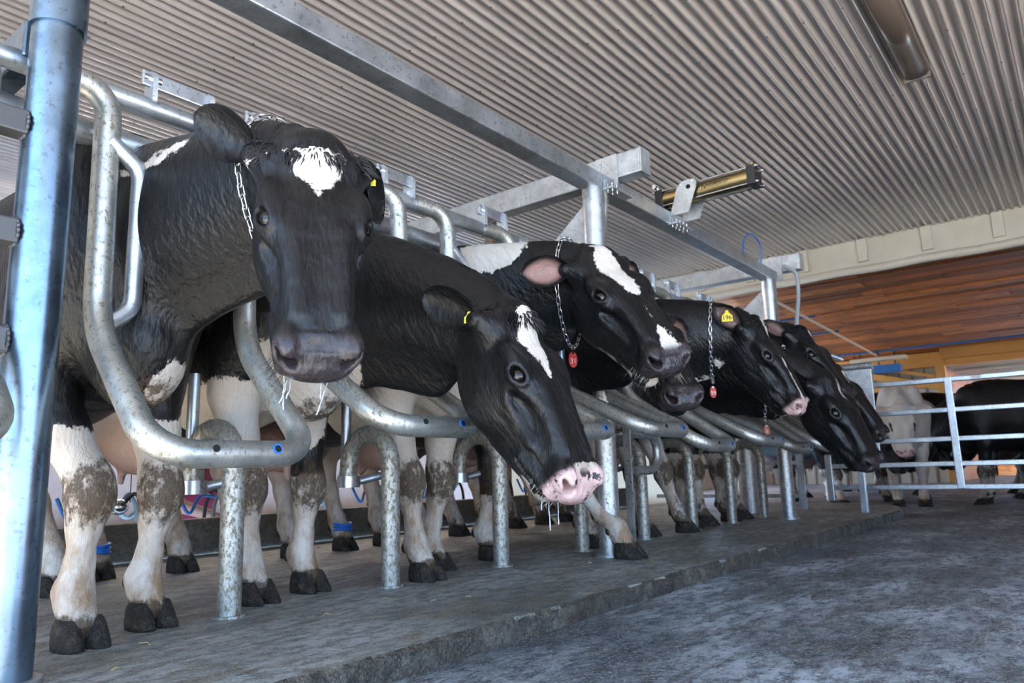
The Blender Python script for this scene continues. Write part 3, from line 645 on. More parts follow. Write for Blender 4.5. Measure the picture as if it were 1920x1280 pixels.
def make_cow(name, spec):
    """spec: origin (world, between the front hooves), poll, a (poll->muzzle), d (out of the forehead) in world space"""
    O = np.array(spec['o'], float); S = spec.get('s', 1.06); W = lambda p: np.array(p, float)-O
    poll = W(spec['poll']); a = np.array(spec['a'], float); a /= np.linalg.norm(a); d = np.array(spec['d'], float); d -= a*(d@a); d /= np.linalg.norm(d); l = np.cross(d, a)
    H = lambda x, y, z: poll+S*(a*x+d*y+l*z)
    RH = np.stack([a, d, l], 1)
    F = Field(); bs = spec.get('bs', 1.0); up = np.array((0, 0, 1.))
    # trunk
    yy = [-.20, -.10, .03, .20, .45, .75, 1.0, 1.22, 1.42, 1.54]; top = [1.22, 1.37, 1.475, 1.485, 1.45, 1.44, 1.46, 1.485, 1.47, 1.40]; bot = [.86, .72, .66, .63, .58, .55, .58, .66, .80, .92]
    wd = [.13, .19, .23, .255, .29, .31, .31, .285, .23, .16]
    C = [(0, y*bs, (t+b)/2*bs) for y, t, b in zip(yy, top, bot)]
    F.loft(C, [up]*len(C), [(t-b)/2*bs for t, b in zip(top, bot)], [w*bs for w in wd], k=.05, ex=2.0, taper=[-.05, -.1, -.18, -.2, -.1, 0, .05, .1, .1, .1])
    for sx in (-1, 1):   # shoulder blades, hips
        F.ell((sx*.155*bs, .02, 1.08*bs), (.105, .19, .34), .09, Rx(.25))
        F.ell((sx*.165*bs, 1.24*bs, 1.12*bs), (.13, .24, .34), .08)
        F.ell((sx*.19*bs, 1.02*bs, 1.40*bs), (.05, .08, .06), .06)
    F.ell((0, -.13, .80*bs), (.13, .16, .19), .08)              # brisket
    F.ell((0, 1.04*bs, .60*bs), (.20, .23, .16), .05)           # udder
    for sx in (-1, 1):
        for sy in (-1, 1): F.cone((sx*.085, (1.02+sy*.09)*bs, .50*bs), (sx*.09, (1.02+sy*.10)*bs, .41*bs), .022, .013, .02)
    # neck
    hb = H(.06, -.115, 0); hi = H(.15, -.11, 0)
    nb = np.array(spec.get('nb', (0, .14, 1.12)))*np.array((1, 1, bs)); nd = np.array(spec.get('nd', (0, -.42, -.03)))
    ts = np.linspace(0, 1, 12); L = np.linalg.norm(hb-nb); Pc = bez([nb, nb+nd, hb-a*L*.16-(a*.5-d*.3)*L*.0+np.array(spec.get('nk', (0, 0, 0))), hb], ts)
    upn = np.array(spec.get('nu', (0, 0, 1.)), float)
    Un = [upn*(1-t)+t*(d*.75+np.array((0, 0, .35))) for t in ts]
    tq = [0, .25, .5, .75, 1]; vu = np.interp(ts, tq, spec.get('nru', (.32, .265, .205, .165, .128))); vl = np.interp(ts, tq, spec.get('nrl', (.185, .15, .118, .102, .098)))
    F.loft(Pc, Un, vu, vl, k=.07, ex=2.0, taper=[-.15]*12)
    dl = spec.get('dewlap', .05)
    for i in range(1, 9): F.ell(Pc[i]-np.array(Un[i])/np.linalg.norm(Un[i])*(vu[i]*.86+.02), (.032, .08, .05+dl), .07)
    # head
    C = [H(x, (T+B)/2, 0) for x, T, B, w in HEAD_T]
    F.loft(C, [d]*len(C), [(T-B)/2*S for x, T, B, w in HEAD_T], [w*S for x, T, B, w in HEAD_T], k=.035, ex=[2.2]*5+[2.5, 2.7, 2.7, 2.6, 2.5, 2.4, 2.3, 2.2],
           taper=[.05, .08, .1, .12, .15, .18, .2, .18, .12, .05, .0, -.05, -.05], capr=.022*S)
    F.ell(H(.0, -.01, 0), (.045*S, .03*S, .07*S), .04, RH)      # poll
    for sl in (-1, 1):
        F.ell(H(.165, -.036, sl*.090), (.070*S, .034*S, .032*S), .03, RH)            # orbit / brow
        F.ell(H(.225, -.070, sl*.090), (.055*S, .030*S, .022*S), .025, RH)           # lower lid pad
        F.ell(H(.16, -.175, sl*.068), (.125*S, .085*S, .044*S), .04, RH)             # jaw muscle
        F.cone(H(.25, -.095, sl*.086), H(.37, -.108, sl*.070), .020*S, .012*S, .03)  # facial crest
        F.cone(H(.24, -.036, sl*.050), H(.43, -.056, sl*.044), .026*S, .020*S, .03)  # nasal edge
        F.ell(H(.488, -.080, sl*.062), (.046*S, .036*S, .028*S), .022, RH)           # nostril wing
        F.cone(H(.38, -.165, sl*.060), H(.495, -.140, sl*.052), .028*S, .026*S, .02) # upper lip
        F.ell(H(.320, -.078, sl*.100), (.080*S, .022*S, .030*S), .04, RH, 's')        # hollow below the eye
        F.ell(H(.115, .012, sl*.070), (.035*S, .020*S, .022*S), .035, RH, 's')      # temple dimple
        F.cone(H(.03, -.060, sl*.085), H(.004, -.060, sl*.122), .044*S, .030*S, .04) # ear root
    op = spec.get('open', 0.0)
    F.cone(H(.28, -.200, 0), H(.455-.05*op, -.186-.09*op, 0), .056*S, .036*S, .03)      # chin
    F.ell(H(.455-.06*op, -.186-.11*op, 0), (.045*S, .026*S, .050*S), .02, RH)
    for sl in (-1, 1):
        nd_ = a*.88+l*sl*.46+d*.10; nd_ /= np.linalg.norm(nd_); n1_ = d-nd_*(d@nd_); n1_ /= np.linalg.norm(n1_); n2_ = np.cross(nd_, n1_); cq, sq = math.cos(.55*sl), math.sin(.55*sl)
        RN = np.stack([nd_, n1_*cq+n2_*sq, n2_*cq-n1_*sq], 1)
        F.ell(H(.522, -.084, sl*.060), (.048*S, .0145*S, .0205*S), .008, RN, 's')
        F.ell(H(.508, -.074, sl*.074), (.022*S, .0070*S, .0130*S), .008, RN, 's')
        ed = a*.12+d*.62+l*sl*.78; ed /= np.linalg.norm(ed); ec = H(.205, -.043, sl*.0930); e1 = a-ed*(a@ed); e1 /= np.linalg.norm(e1); e1 = e1-.30*np.cross(ed, e1)*sl; e1 /= np.linalg.norm(e1); e2 = np.cross(ed, e1)
        for q in np.linspace(0, 2*math.pi, 13)[:-1]:
            q2 = q+2*math.pi/12; rim = lambda v: ec+S*(e1*.0285*math.cos(v)+e2*.0185*math.sin(v)+ed*(.0155-.004*abs(math.cos(v))))
            F.cone(rim(q), rim(q2), .0072*S, .0072*S, .012)
        F.ell(ec+ed*.024*S, (.0255*S, .0150*S, .03*S), .006, np.stack([e1, e2, ed], 1), 's')
        for q in np.linspace(0, 1, 7):
            F.ell(H(.385+.135*q, -.172+.016*q, sl*(.088-.030*q*q)), (.018*S, .0050*S, .014*S), .006, RH, 's')
    # legs
    lf = spec.get('legs', {}); feet = {}
    def front(sx, off):
        ox, oy = off; hx = sx*.125+ox; hy = -.0+oy; kq = spec.get('knee', {}).get(sx, (0, 0)); kx = sx*.135+ox*.55+kq[0]; ky = .035+oy*.45+kq[1]; lift = spec.get('step', {}).get(sx, 0)
        p = [(sx*.155, .06, .92), (sx*.16+ox*.1, .10+oy*.05, .72), (sx*.15+ox*.3+kq[0]*.5, .075+oy*.25+kq[1]*.5, .56), (kx, ky+.005, .425), (kx, ky-.005, .36), (kx*.7+hx*.3, ky*.7+hy*.3+.005, .30),
             (kx*.35+hx*.65, ky*.35+hy*.65+.008, .20), (hx, hy+.020, .135), (hx, hy-.0, .095), (hx, hy-.03, .055)]
        r = [.125, .088, .064, .055, .055, .039, .033, .045, .040, .045]
        F.chain(p, r, .03); F.ell((kx, ky-.018, .39), (.056, .048, .058), .03)
        feet[('f', sx)] = (hx, hy-.03)
    def hind(sx, off):
        ox, oy = off; hx = sx*.15+ox; hy = 1.20+oy
        p = [(sx*.19, 1.20, 1.0), (sx*.22, 1.0, .80), (sx*.20, 1.16, .66), (sx*.17+ox*.4, 1.36+oy*.4, .515), (sx*.165+ox*.5, 1.365+oy*.5, .46), (sx*.16+ox*.7, 1.32+oy*.7, .34), (hx, 1.26+oy, .16), (hx, hy+.02, .10), (hx, hy, .055)]
        r = [.20, .15, .10, .062, .06, .043, .044, .044, .047]
        F.chain(p, r, .035); feet[('h', sx)] = (hx, hy)
    for sx in (-1, 1):
        front(sx, lf.get(('f', sx), (0, 0))); hind(sx, lf.get(('h', sx), (0, 0)))
    # tail
    F.chain([(0, 1.56*bs, 1.40*bs), (0, 1.64*bs, 1.30*bs), (0, 1.66*bs, 1.0*bs), (.01, 1.63*bs, .7*bs)], [.04, .032, .022, .018], .03)
    hc = [H(-.05, -.1, -.14), H(.56, -.1, .14), H(.2, .02, .14), H(.2, -.28, -.14), H(0, -.1, .14), H(.56, -.1, -.14)]
    lo3 = np.min(hc, 0); hi3 = np.max(hc, 0); zones = [[(lo3[i], hi3[i])] for i in range(3)]
    lo = np.minimum((-.46, -.3, .02), lo3-.05); hi = np.maximum((.46, 1.72, 1.56), hi3+.05)
    V, Q = surface(F, lo, hi, zones, spec.get('fine', .0055), spec.get('coarse', .013))
    nbody = len(V)
    # ears
    EV = []; EF = []; base = nbody; eartips = {}
    for sl, e in ((-1, spec.get('ear_r', (.05, -.25, 1, .2))), (1, spec.get('ear_l', (.05, -.25, 1, .2)))):
        if e is None: continue
        td = a*e[0]+d*e[1]+l*sl*e[2]; td /= np.linalg.norm(td)
        fd = a*e[3]+d*(e[4] if len(e) > 4 else .6)+l*sl*(e[5] if len(e) > 5 else 0)
        ev, ef = ear_mesh(H(.006, -.056, sl*.112), td, fd, .195*S, .058*S)
        EV.append(ev); EF += [[i+base for i in q] for q in ef]; base += len(ev); eartips[sl] = (H(.006, -.056, sl*.112), td, fd)
    VV = np.concatenate([V]+EV)
    me = bpy.data.meshes.new(name); FA = np.concatenate([Q, np.array(EF, np.int32).reshape(-1, 4)]).astype(np.int32)
    me.vertices.add(len(VV)); me.vertices.foreach_set('co', VV.astype(f4).ravel()); me.loops.add(FA.size); me.loops.foreach_set('vertex_index', FA.ravel())
    me.polygons.add(len(FA)); me.polygons.foreach_set('loop_start', np.arange(0, FA.size, 4, dtype=np.int32)); me.polygons.foreach_set('use_smooth', np.ones(len(FA), bool)); me.update(calc_edges=True)
    # coat attributes
    N = len(VV); hl = (VV-poll)@RH/S; white = np.full(N, -.5)
    x, y, z = VV.T
    inhead = (hl[:, 0] > -.06) & (hl[:, 0] < .6) & (np.abs(hl[:, 1]+.1) < .22) & (np.abs(hl[:, 2]) < .17)
    for (c, r) in spec.get('white', []):
        q = np.linalg.norm((VV-np.array(c))/np.array(r), axis=1); white = np.where(inhead, white, np.maximum(white, (1-q)*min(r)))
    for (c, r) in spec.get('headwhite', []):
        q = np.linalg.norm((hl-np.array(c))/np.array(r), axis=1); v = (1-q)*min(r); white = np.where(inhead, np.maximum(white, v), white)
    if 'blaze' in spec:
        A_, W_, O_ = np.array(spec['blaze']).T; hw = np.interp(hl[:, 0], A_, W_, left=-.05, right=-.05); of = np.interp(hl[:, 0], A_, O_)
        v = np.where((hl[:, 0] < A_[0]) , -(A_[0]-hl[:, 0]), np.minimum(hw-np.abs(hl[:, 2]-of), .03)); v = np.where((hl[:, 1] > -.085) | (hl[:, 0] > .47), v, -.1); white = np.where(inhead, np.maximum(white, v), white)
    zl = spec.get('legwhite', {}); ZL = {(p, s_): zl.get((p, s_), .5) for p in 'fh' for s_ in (-1, 1)}
    for (p, s_), h_ in ZL.items():
        reg = (x*s_ > 0) & ((y < .5) if p == 'f' else (y > .7)) & (z < .85) & ~inhead
        white = np.where(reg, np.maximum(white, h_-z+.5*(np.abs(x)-.14)*spec.get('wslant', .3)), white)
    for (c, r) in spec.get('black', []):
        q = np.linalg.norm((VV-np.array(c))/np.array(r), axis=1); white = np.minimum(white, (q-1)*min(r))
    if spec.get('allwhite'): white = np.full(N, .3)
    for (c, r) in spec.get('blackover', []):
        q = np.linalg.norm((hl-np.array(c))/np.array(r), axis=1); white = np.minimum(white, np.where(inhead, (q-1)*min(r), .3))
    mud = np.maximum(np.clip(1.15-z/.42, 0, 1)*spec.get('mudlow', .42), np.clip((.115-z)/.05, 0, 1.2))
    white = np.where(z < .07, -.1, white)
    for sx in (-1, 1):
        k_ = lf.get(('f', sx), (0, 0)); kq = spec.get('knee', {}).get(sx, (0, 0)); q = np.linalg.norm((VV-np.array((sx*.135+k_[0]*.55+kq[0], .03+k_[1]*.45+kq[1], .385)))/np.array((.08, .09, .105)), axis=1)
        mud = np.maximum(mud, np.clip(1.75-q*1.1, 0, 1)*spec.get('mudknee', 1.0))
    q = np.linalg.norm((VV-np.array((0, -.2, .64)))/np.array((.16, .22, .09)), axis=1); mud = np.maximum(mud, np.clip(1.4-q, 0, 1)*spec.get('mudbrisket', .8))
    mz = np.clip((hl[:, 0]-.475)/.02, 0, 1)*((hl[:, 1] > -.165) & inhead)*np.clip((hl[:, 1]+.155)/.02+.5, 0, 1)
    udd = np.clip(1.5-np.linalg.norm((VV-np.array((0, 1.04, .56)))/np.array((.22, .25, .17)), axis=1), 0, 1)
    earin = np.zeros(N); 
    if EV: 
        b0 = nbody
        gu, gv = np.meshgrid(np.linspace(0, 1, 21), np.linspace(-1, 1, 17), indexing='ij'); eb_ = np.clip(1.6-((gu-.5)/.36)**2-(gv/.62)**2, 0, 1).ravel()
        for ev in EV: h_ = len(ev)//2; earin[b0+h_:b0+2*h_] = eb_; b0 += len(ev)
        white[nbody:] = np.minimum(white[nbody:], -.05) if not spec.get('allwhite') else .3
    for nm, arr in (('white', white), ('mud', mud), ('muzzle', mz), ('pink', np.maximum(udd, earin*spec.get('earpink', .55))), ('pinknose', np.full(N, float(spec.get('pinknose', 0.0)))), ):
        at = me.attributes.new(nm, 'FLOAT', 'POINT'); at.data.foreach_set('value', np.asarray(arr, f4))
    at = me.attributes.new('hl', 'FLOAT_VECTOR', 'POINT'); at.data.foreach_set('vector', np.asarray(hl, f4).ravel())
    me.materials.append(M['coat'])
    root = bpy.data.objects.new(name, me); COL.objects.link(root); root.location = O
    info = dict(root=root, H=H, RH=RH, S=S, O=O, feet=feet, neck=(Pc, Un, vu, vl), ears=eartips, a=a, d=d, l=l)
    # eyes
    if spec.get('eyes', True):
        for sl in (-1, 1):
            eb = MB().ball((0, 0, 0), .0262*S, 24, 16).build('eye', M['eye'], root); ed_ = a*.12+d*.62+l*sl*.78; eb.location = H(.205, -.043, sl*.0930)-ed_/np.linalg.norm(ed_)*.0030*S
    # hooves
    hv = spec.get('hoof_mesh', True)
    for (p, sx), (hx, hy) in feet.items():
        if not hv: break
        lst = spec.get('step', {}).get(sx, 0) if p == 'f' else 0
        hb_ = MB()
        for cs in (-1, 1):
            secs = []
            for zz, fr, bk, w in ((0, -.090, .050, .036), (.015, -.084, .053, .036), (.036, -.066, .052, .034), (.058, -.046, .046, .031), (.072, -.034, .038, .024)):
                secs.append([(hx+cs*.0325+w*math.cos(t)*(.92 if math.sin(t) > 0 else 1.0)*(1-.16*max(0, -math.sin(t))), hy+(bk+fr)/2+(bk-fr)/2*math.sin(t), zz) for t in np.linspace(0, 2*math.pi, 15)[:-1]])
            vs = [q for s_ in secs for q in s_]; n_ = 14
            fs = [(i*n_+k, i*n_+(k+1) % n_, (i+1)*n_+(k+1) % n_, (i+1)*n_+k) for i in range(4) for k in range(n_)]+[tuple(range(n_))[::-1], tuple(range(4*n_, 5*n_))]
            hb_.add(vs, fs, True)
            hb_.ball((hx+cs*.03, hy+.078, .125), (.016, .020, .024), 8, 6)
        hb_.build('hoof', M['hoof'], root)
    return info
def tuft(info, n=160, spread=.06, ln=.05, mat='hair_black', seed=1, lift=.5, a0=-.02, fwd=.6):
    rg = random.Random(seed); mb = MB(); H = info['H']; a, d, l = [Vector(v) for v in (info['a'], info['d'], info['l'])]
    for i in range(n):
        z = max(-1.25*spread, min(1.25*spread, rg.gauss(0, spread*.6))); x = a0+rg.uniform(-.035, .03); p = Vector(H(x, -.010-.9*abs(z)**1.4-max(0, -x)*.45, z))
        cl = math.sin(z*70)*.35; dirv = (d*lift+a*(fwd+rg.uniform(-.5, .3))+l*(z*5+cl+rg.uniform(-.25, .25))).normalized(); L = ln*rg.uniform(.6, 1.25)
        bend = (a*.5-d*.5+l*cl)*L*.45
        mb.tube([p-dirv*.012+d*.001, p+dirv*L*.4+d*.006, p+dirv*L*.75+bend*.4+d*.004, p+dirv*L+bend], .002, 3, False, True, rv=[.0032, .0030, .0022, .0005])
    o = mb.build('hair_tuft', M[mat], info['root']); o['kind'] = 'stuff'; return o
def whiskers(info, n=60, seed=2, ln=.05, mat='hair_black', name='whiskers', region='lip'):
    rg = random.Random(seed); mb = MB(); H = info['H']; a, d, l = [Vector(v) for v in (info['a'], info['d'], info['l'])]
    for i in range(n):
        s_ = rg.choice((-1, 1)); th = rg.random()
        if region == 'lip': p = Vector(H(.44+.085*th, -.145-rg.uniform(0, .02), s_*(.074-.045*th*rg.random()))); dv = (l*s_*rg.uniform(.2, 1)+a*rg.uniform(.0, .8)-d*rg.uniform(.3, 1)).normalized()
        else: p = Vector(H(.40+.08*th, -.200, s_*.03*rg.random())); dv = (-d+a*rg.uniform(-.3, .6)+l*s_*rg.uniform(0, .5)).normalized()
        L = ln*rg.uniform(.5, 1.3); q = Vector((rg.uniform(-1, 1), rg.uniform(-1, 1), -.6))*L*.18
        mb.tube([p, p+dv*L*.5, p+dv*L+q], .0006, 3, False, True, rv=[.0006, .0005, .0002])
    o = mb.build(name, M[mat], info['root']); o['kind'] = 'stuff'; return o
# coat materials
def coat_materials():
    t = NT('coat'); co = t.co(); wa = t.attr('white'); n1 = t.noise(co, 26, 3, .65); n2 = t.noise(t.mp(co, (1, 1, .35)), 190, 2, .6)
    w = t.math('ADD', wa.outputs['Fac'], t.math('MULTIPLY_ADD', n1, .055, -.0275)); w = t.math('ADD', w, t.math('MULTIPLY_ADD', n2, .016, -.008))
    wm = t.math('MULTIPLY_ADD', w, 160.0, .5, True)
    big = n1
    black = t.mix(t.g(big, .3, .75), (.004, .004, .005), (.010, .0095, .0095)); black = t.mix(t.math('MULTIPLY', t.g(n2, .5, .8), .30), black, (.024, .024, .027))
    whit = t.mix(t.g(t.noise(co, 7, 4, .6), .3, .75), (.60, .50, .42), (.72, .66, .59)); whit = t.mix(t.math('MULTIPLY', t.g(n2, .35, .7), .35), whit, (.80, .76, .70)); low = t.n.new('ShaderNodeSeparateXYZ'); t.l.new(co, low.inputs[0]); lw = t.math('MULTIPLY_ADD', low.outputs[2], -2.2, 1.45, True)
    whit = t.mix(t.math('MULTIPLY', lw, t.g(t.noise(t.mp(co, (1, 1, .5)), 11, 5, .7), .36, .62)), whit, (.34, .21, .12))
    c = t.mix(wm, black, whit)
    pk = t.attr('pink').outputs['Fac']; c = t.mix(t.math('MULTIPLY', pk, t.math('MULTIPLY_ADD', wm, .35, .55)), c, (.58, .33, .28))
    md = t.attr('mud').outputs['Fac']; mn = t.noise(t.mp(co, (1, 1, .6)), 34, 4, .75)
    mm = t.math('MULTIPLY_ADD', t.math('SUBTRACT', t.math('MULTIPLY_ADD', md, .80, mn), 1.0), 6.0, .0, True)
    c = t.mix(t.math('MULTIPLY', mm, .88), c, t.mix(t.g(n2, .35, .7), (.022, .016, .010), (.135, .078, .038)))
    mz = t.attr('muzzle').outputs['Fac']; pn = t.attr('pinknose').outputs['Fac']; sp = t.noise(co, 30, 3, .5)
    pm = t.math('MULTIPLY', pn, t.g(sp, .36, .42)); nose = t.mix(t.g(n1, .3, .7), (.022, .018, .020), (.055, .042, .044)); nose = t.mix(pm, nose, (.72, .46, .42))
    c = t.mix(mz, c, nose)
    rough = t.math('MULTIPLY_ADD', n2, .24, .26); rough = t.math('MULTIPLY_ADD', wm, .25, rough); rough = t.math('MULTIPLY_ADD', mm, .3, rough, True)
    rough = t.math('MULTIPLY_ADD', mz, -.14, rough)
    t.set(color=c, rough=rough, spec=t.math('MULTIPLY_ADD', wm, .15, .30))
    wr = t.noise(t.mp(t.attr('hl').outputs['Vector'], (9, 26, 26)), 2.2, 1, .55)
    h = t.math('MULTIPLY_ADD', n2, .0016, t.math('MULTIPLY', wr, .0052)); h = t.math('MULTIPLY_ADD', md, t.math('MULTIPLY', n2, .004), h)
    t.bump(h, .9, 1.0)
    M['coat'] = t.m
    t = NT('hoof'); co = t.co(); n = t.noise(co, 30, 3, .7)
    t.set(color=t.ramp(n, [(.3, (.008, .006, .005)), (.55, (.028, .020, .014)), (.75, (.10, .07, .045))]), rough=.8); t.bump(n, 1.0, .03); M['hoof'] = t.m
    flat('eye', (.008, .005, .004), .07, 0, spec=.45); flat('hair_black', (.012, .011, .012), .45); flat('hair_pale', (.65, .58, .46), .6)
coat_materials()
COWS = {}; FINE = dict(fine=.0068, coarse=.020); MED = dict(fine=.0105, coarse=.027); LOW = dict(fine=.014, coarse=.028)
def herd(n, label, **k):
    i = make_cow('dairy_cow', k); tag(i['root'], label, 'cow', 'cows standing in the milking stalls'); COWS[n] = i
herd(1, 'nearest black cow facing the camera with a white heart on its forehead', o=(.95, 2.22, 0), poll=(1.0, 1.365, 1.195), a=(-.187, -.347, -.919), d=(-.428, -.813, .394), earpink=0.0, **FINE,
    ear_r=(-.75, -.15, .75, .35, .45, .8), ear_l=(-.1, -1.0, .55, .3, .3, .9),
    blaze=[(.035, .060, 0), (.06, .058, 0), (.09, .047, 0.004), (.13, .024, .004), (.165, -.004, .004)],
    white=[((.05, -.26, .66), (.07, .09, .08)), *[((x_, y_, z_), (.05, .045, .015)) for x_, y_, z_ in ((-.096, -.265, 1.255), (-.09, -.293, 1.259), (-.08, -.336, 1.268), (-.066, -.374, 1.284), (-.058, -.40, 1.292))]],
    legwhite={('f', -1): .57, ('f', 1): .60, ('h', -1): .8, ('h', 1): .8}, knee={-1: (.055, -.03), 1: (.02, -.02)}, legs={('f', -1): (.04, -.05), ('f', 1): (.02, .05), ('h', -1): (.02, .12), ('h', 1): (.1, -.2)})
herd(2, 'black cow hanging its head low with a pink and white muzzle', o=(1.61, 2.32, 0), poll=(1.707, 1.316, .890), a=(.005, -.498, -.867), d=(-.027, -.867, .497), earpink=.0, **FINE,
    ear_r=(-.75, -.45, .30, .5, .1, .8), ear_l=(-.2, -.8, .6, .3, .6, 0), pinknose=1.0,
    blaze=[(.0, .030, 0), (.05, .042, -.004), (.10, .040, -.004), (.16, .028, -.004), (.22, .004, -.006), (.235, -.01, -.006)], headwhite=[((.515, -.10, 0), (.055, .085, .095)), ((.44, -.19, 0), (.07, .03, .05))],
    white=[((0, -.16, .80), (.22, .24, .17)), ((.0, .0, .62), (.2, .3, .12))], legwhite={('f', -1): .75, ('f', 1): .43, ('h', -1): .8, ('h', 1): .8}, legs={('f', -1): (.01, .03), ('f', 1): (.01, .08), ('h', -1): (.02, .0), ('h', 1): (.05, -.1)})
herd(3, 'black cow with a white blaze, open mouth and a red 31 tag', o=(2.27, 2.22, 0), poll=(2.36, 1.42, 1.238), a=(-.18, -.648, -.735), d=(-.45, -.60, .65), **FINE,
    ear_r=(-.1, -.05, 1.0, .7, .6, .1), ear_l=(.1, -.75, .7, .4, .7, 0), open=.35, earpink=1.0,
    blaze=[(-.02, .012, 0), (.02, .034, 0), (.06, .046, .0), (.12, .042, .003), (.18, .038, .008), (.24, .018, .012), (.28, -.01, .012), (.38, -.01, .012), (.41, .012, .012), (.45, .026, .012), (.49, .034, .012), (.515, .01, .012)],
    headwhite=[((.30, -.23, -.03), (.12, .02, .04))], white=[((-.04, -.36, 1.31), (.22, .15, .10)), ((0, -.1, .70), (.2, .3, .13))],
    legwhite={('f', -1): .76, ('f', 1): .7}, legs={('f', -1): (.01, -.02), ('f', 1): (.0, .15)}, mudlow=.6)
herd(4, 'mostly hidden black cow stepping forward with one white foreleg', o=(2.93, 2.25, 0), poll=(2.88, 1.50, 1.105), a=(-.42, -.55, -.72), d=(-.45, -.45, .75), s=.98, **MED,
    ear_r=(-.3, -.4, .9, .4, .6, 0), ear_l=(.1, -.75, .7, .4, .7, 0), legwhite={('f', -1): .3, ('f', 1): .42, ('h', -1): .7, ('h', 1): .7}, legs={('f', 1): (.065, -.42), ('f', -1): (0, .15)}, mudlow=.6, white=[((0, -.1, .68), (.2, .3, .12))])
herd(5, 'black cow in profile with a yellow 196 ear tag and white throat', o=(3.59, 2.25, 0), poll=(3.81, 1.34, 1.158), a=(.07, -.50, -.86), d=(-.088, -.847, .525), s=.95, **MED,
    ear_r=(-1.0, -.1, .55, .2, .3, .9), ear_l=(.1, -.55, .7, .4, .7, 0), blaze=[(.0, .012, .0), (.04, .030, .012), (.08, .016, .014), (.12, -.01, .012), (.21, -.008, 0), (.24, .006, 0), (.40, .006, 0), (.47, .016, 0), (.52, .03, 0)], pinknose=.9,
    headwhite=[((.10, -.285, 0), (.20, .035, .12))], white=[((.1, -.72, .80), (.2, .30, .10))], legwhite={('f', -1): .7, ('f', 1): .7}, mudlow=.7)
herd(6, 'black cow stretching its low head out past the yellow tagged cow', o=(4.25, 2.28, 0), poll=(4.33, 1.153, .888), a=(-.02, -.50, -.865), d=(-.318, -.81, .47), s=1.0, **MED,
    ear_r=(-.9, .0, .5, .2, .6, -.5), ear_l=(.1, -.55, .7, .4, .7, 0), headwhite=[((.09, .0, .035), (.06, .05, .022))], legwhite={('f', -1): .62, ('f', 1): .62}, legs={('f', -1): (.02, .0), ('f', 1): (.1, -.1)}, mudlow=.9)
herd(7, 'black cow peering over the low head from just behind', o=(4.90, 2.28, 0), poll=(4.80, 1.40, 1.255), a=(-.185, -.61, -.771), d=(-.15, -.757, .635), s=1.0, **LOW,
    ear_r=(-.5, -.1, .8, .4, .6, 0), ear_l=(.1, -.55, .7, .4, .7, 0), headwhite=[((.04, .0, .02), (.03, .05, .02))], mudlow=.9)
herd(8, 'farthest stalled cow, white fleck on its forehead', o=(5.56, 2.28, 0), poll=(5.36, 1.36, 1.05), a=(.06, -.58, -.81), d=(-.25, -.75, .6), s=1.0, **LOW,
    ear_r=(-.5, -.1, .8, .4, .6, 0), ear_l=(.1, -.55, .7, .4, .7, 0), headwhite=[((.07, .0, .0), (.05, .05, .016))], mudlow=.9)
# ------------------------------------------------------------------ hair, whiskers, chains, tags
tuft(COWS[1], 1100, .085, .042, seed=1, a0=.002); tuft(COWS[2], 600, .06, .055, seed=2, a0=-.005); tuft(COWS[3], 600, .065, .036, seed=3, a0=-.010); tuft(COWS[5], 260, .05, .05, seed=5, lift=.9, a0=-.01); tuft(COWS[7], 160, .05, .045, seed=7, lift=.9); tuft(COWS[6], 160, .05, .03, seed=8)
for n in (1, 2, 3): whiskers(COWS[n], {1: 70, 2: 34, 3: 60}[n], seed=20+n, ln={1: .035, 2: .024, 3: .036}[n], mat='hair_pale' if n > 1 else 'hair_black')
whiskers(COWS[1], 30, seed=44, ln=.035, mat='hair_pale', name='chin_hair', region='chin'); whiskers(COWS[3], 40, seed=45, ln=.03, mat='hair_pale', name='chin_hair', region='chin'); whiskers(COWS[5], 30, seed=46, ln=.03, mat='hair_pale', name='chin_hair', region='chin')
def drool(n, spots, lab):
    i = COWS[n]; mb = MB(); rg = random.Random(n)
    for (x, y, z, L, k) in spots:
        p = Vector(i['H'](x, y, z)); pts = [p+Vector((k*L*(q/6)**1.2+rg.uniform(-.002, .002), 0, -L*q/6)) for q in range(7)]
        mb.tube(pts, .0013, 5, True, True, rv=[.0022, .0015, .0012, .0018, .0013, .0022, .0016])
    mb.build('saliva_strands', M['saliva'], i['root'])['kind'] = 'stuff'
drool(1, [(.50, -.175, -.055, .075, .0), (.50, -.178, -.045, .06, -.35), (.50, -.178, -.04, .05, -.2), (.50, -.178, .02, .05, .0), (.50, -.178, .035, .085, -.35)], '')
drool(2, [(.48, -.185, .0, .10, 0), (.50, -.180, .02, .07, 0), (.47, -.19, -.02, .05, 0)], '')
def link_mesh():
    mb = MB(); pts = []; L, w = .011, .0075
    for q in range(6): t_ = -math.pi/2+math.pi*q/5; pts.append((0, w*math.sin(t_), L+w*math.cos(t_)))
    for q in range(6): t_ = math.pi/2+math.pi*q/5; pts.append((0, w*math.sin(t_), -L+w*math.cos(t_)))
    mb.tube(pts, .0022, 6, False, True, closed=True); me = mb.mesh('link'); me.materials.append(M['chrome']); return me
LINK = link_mesh()
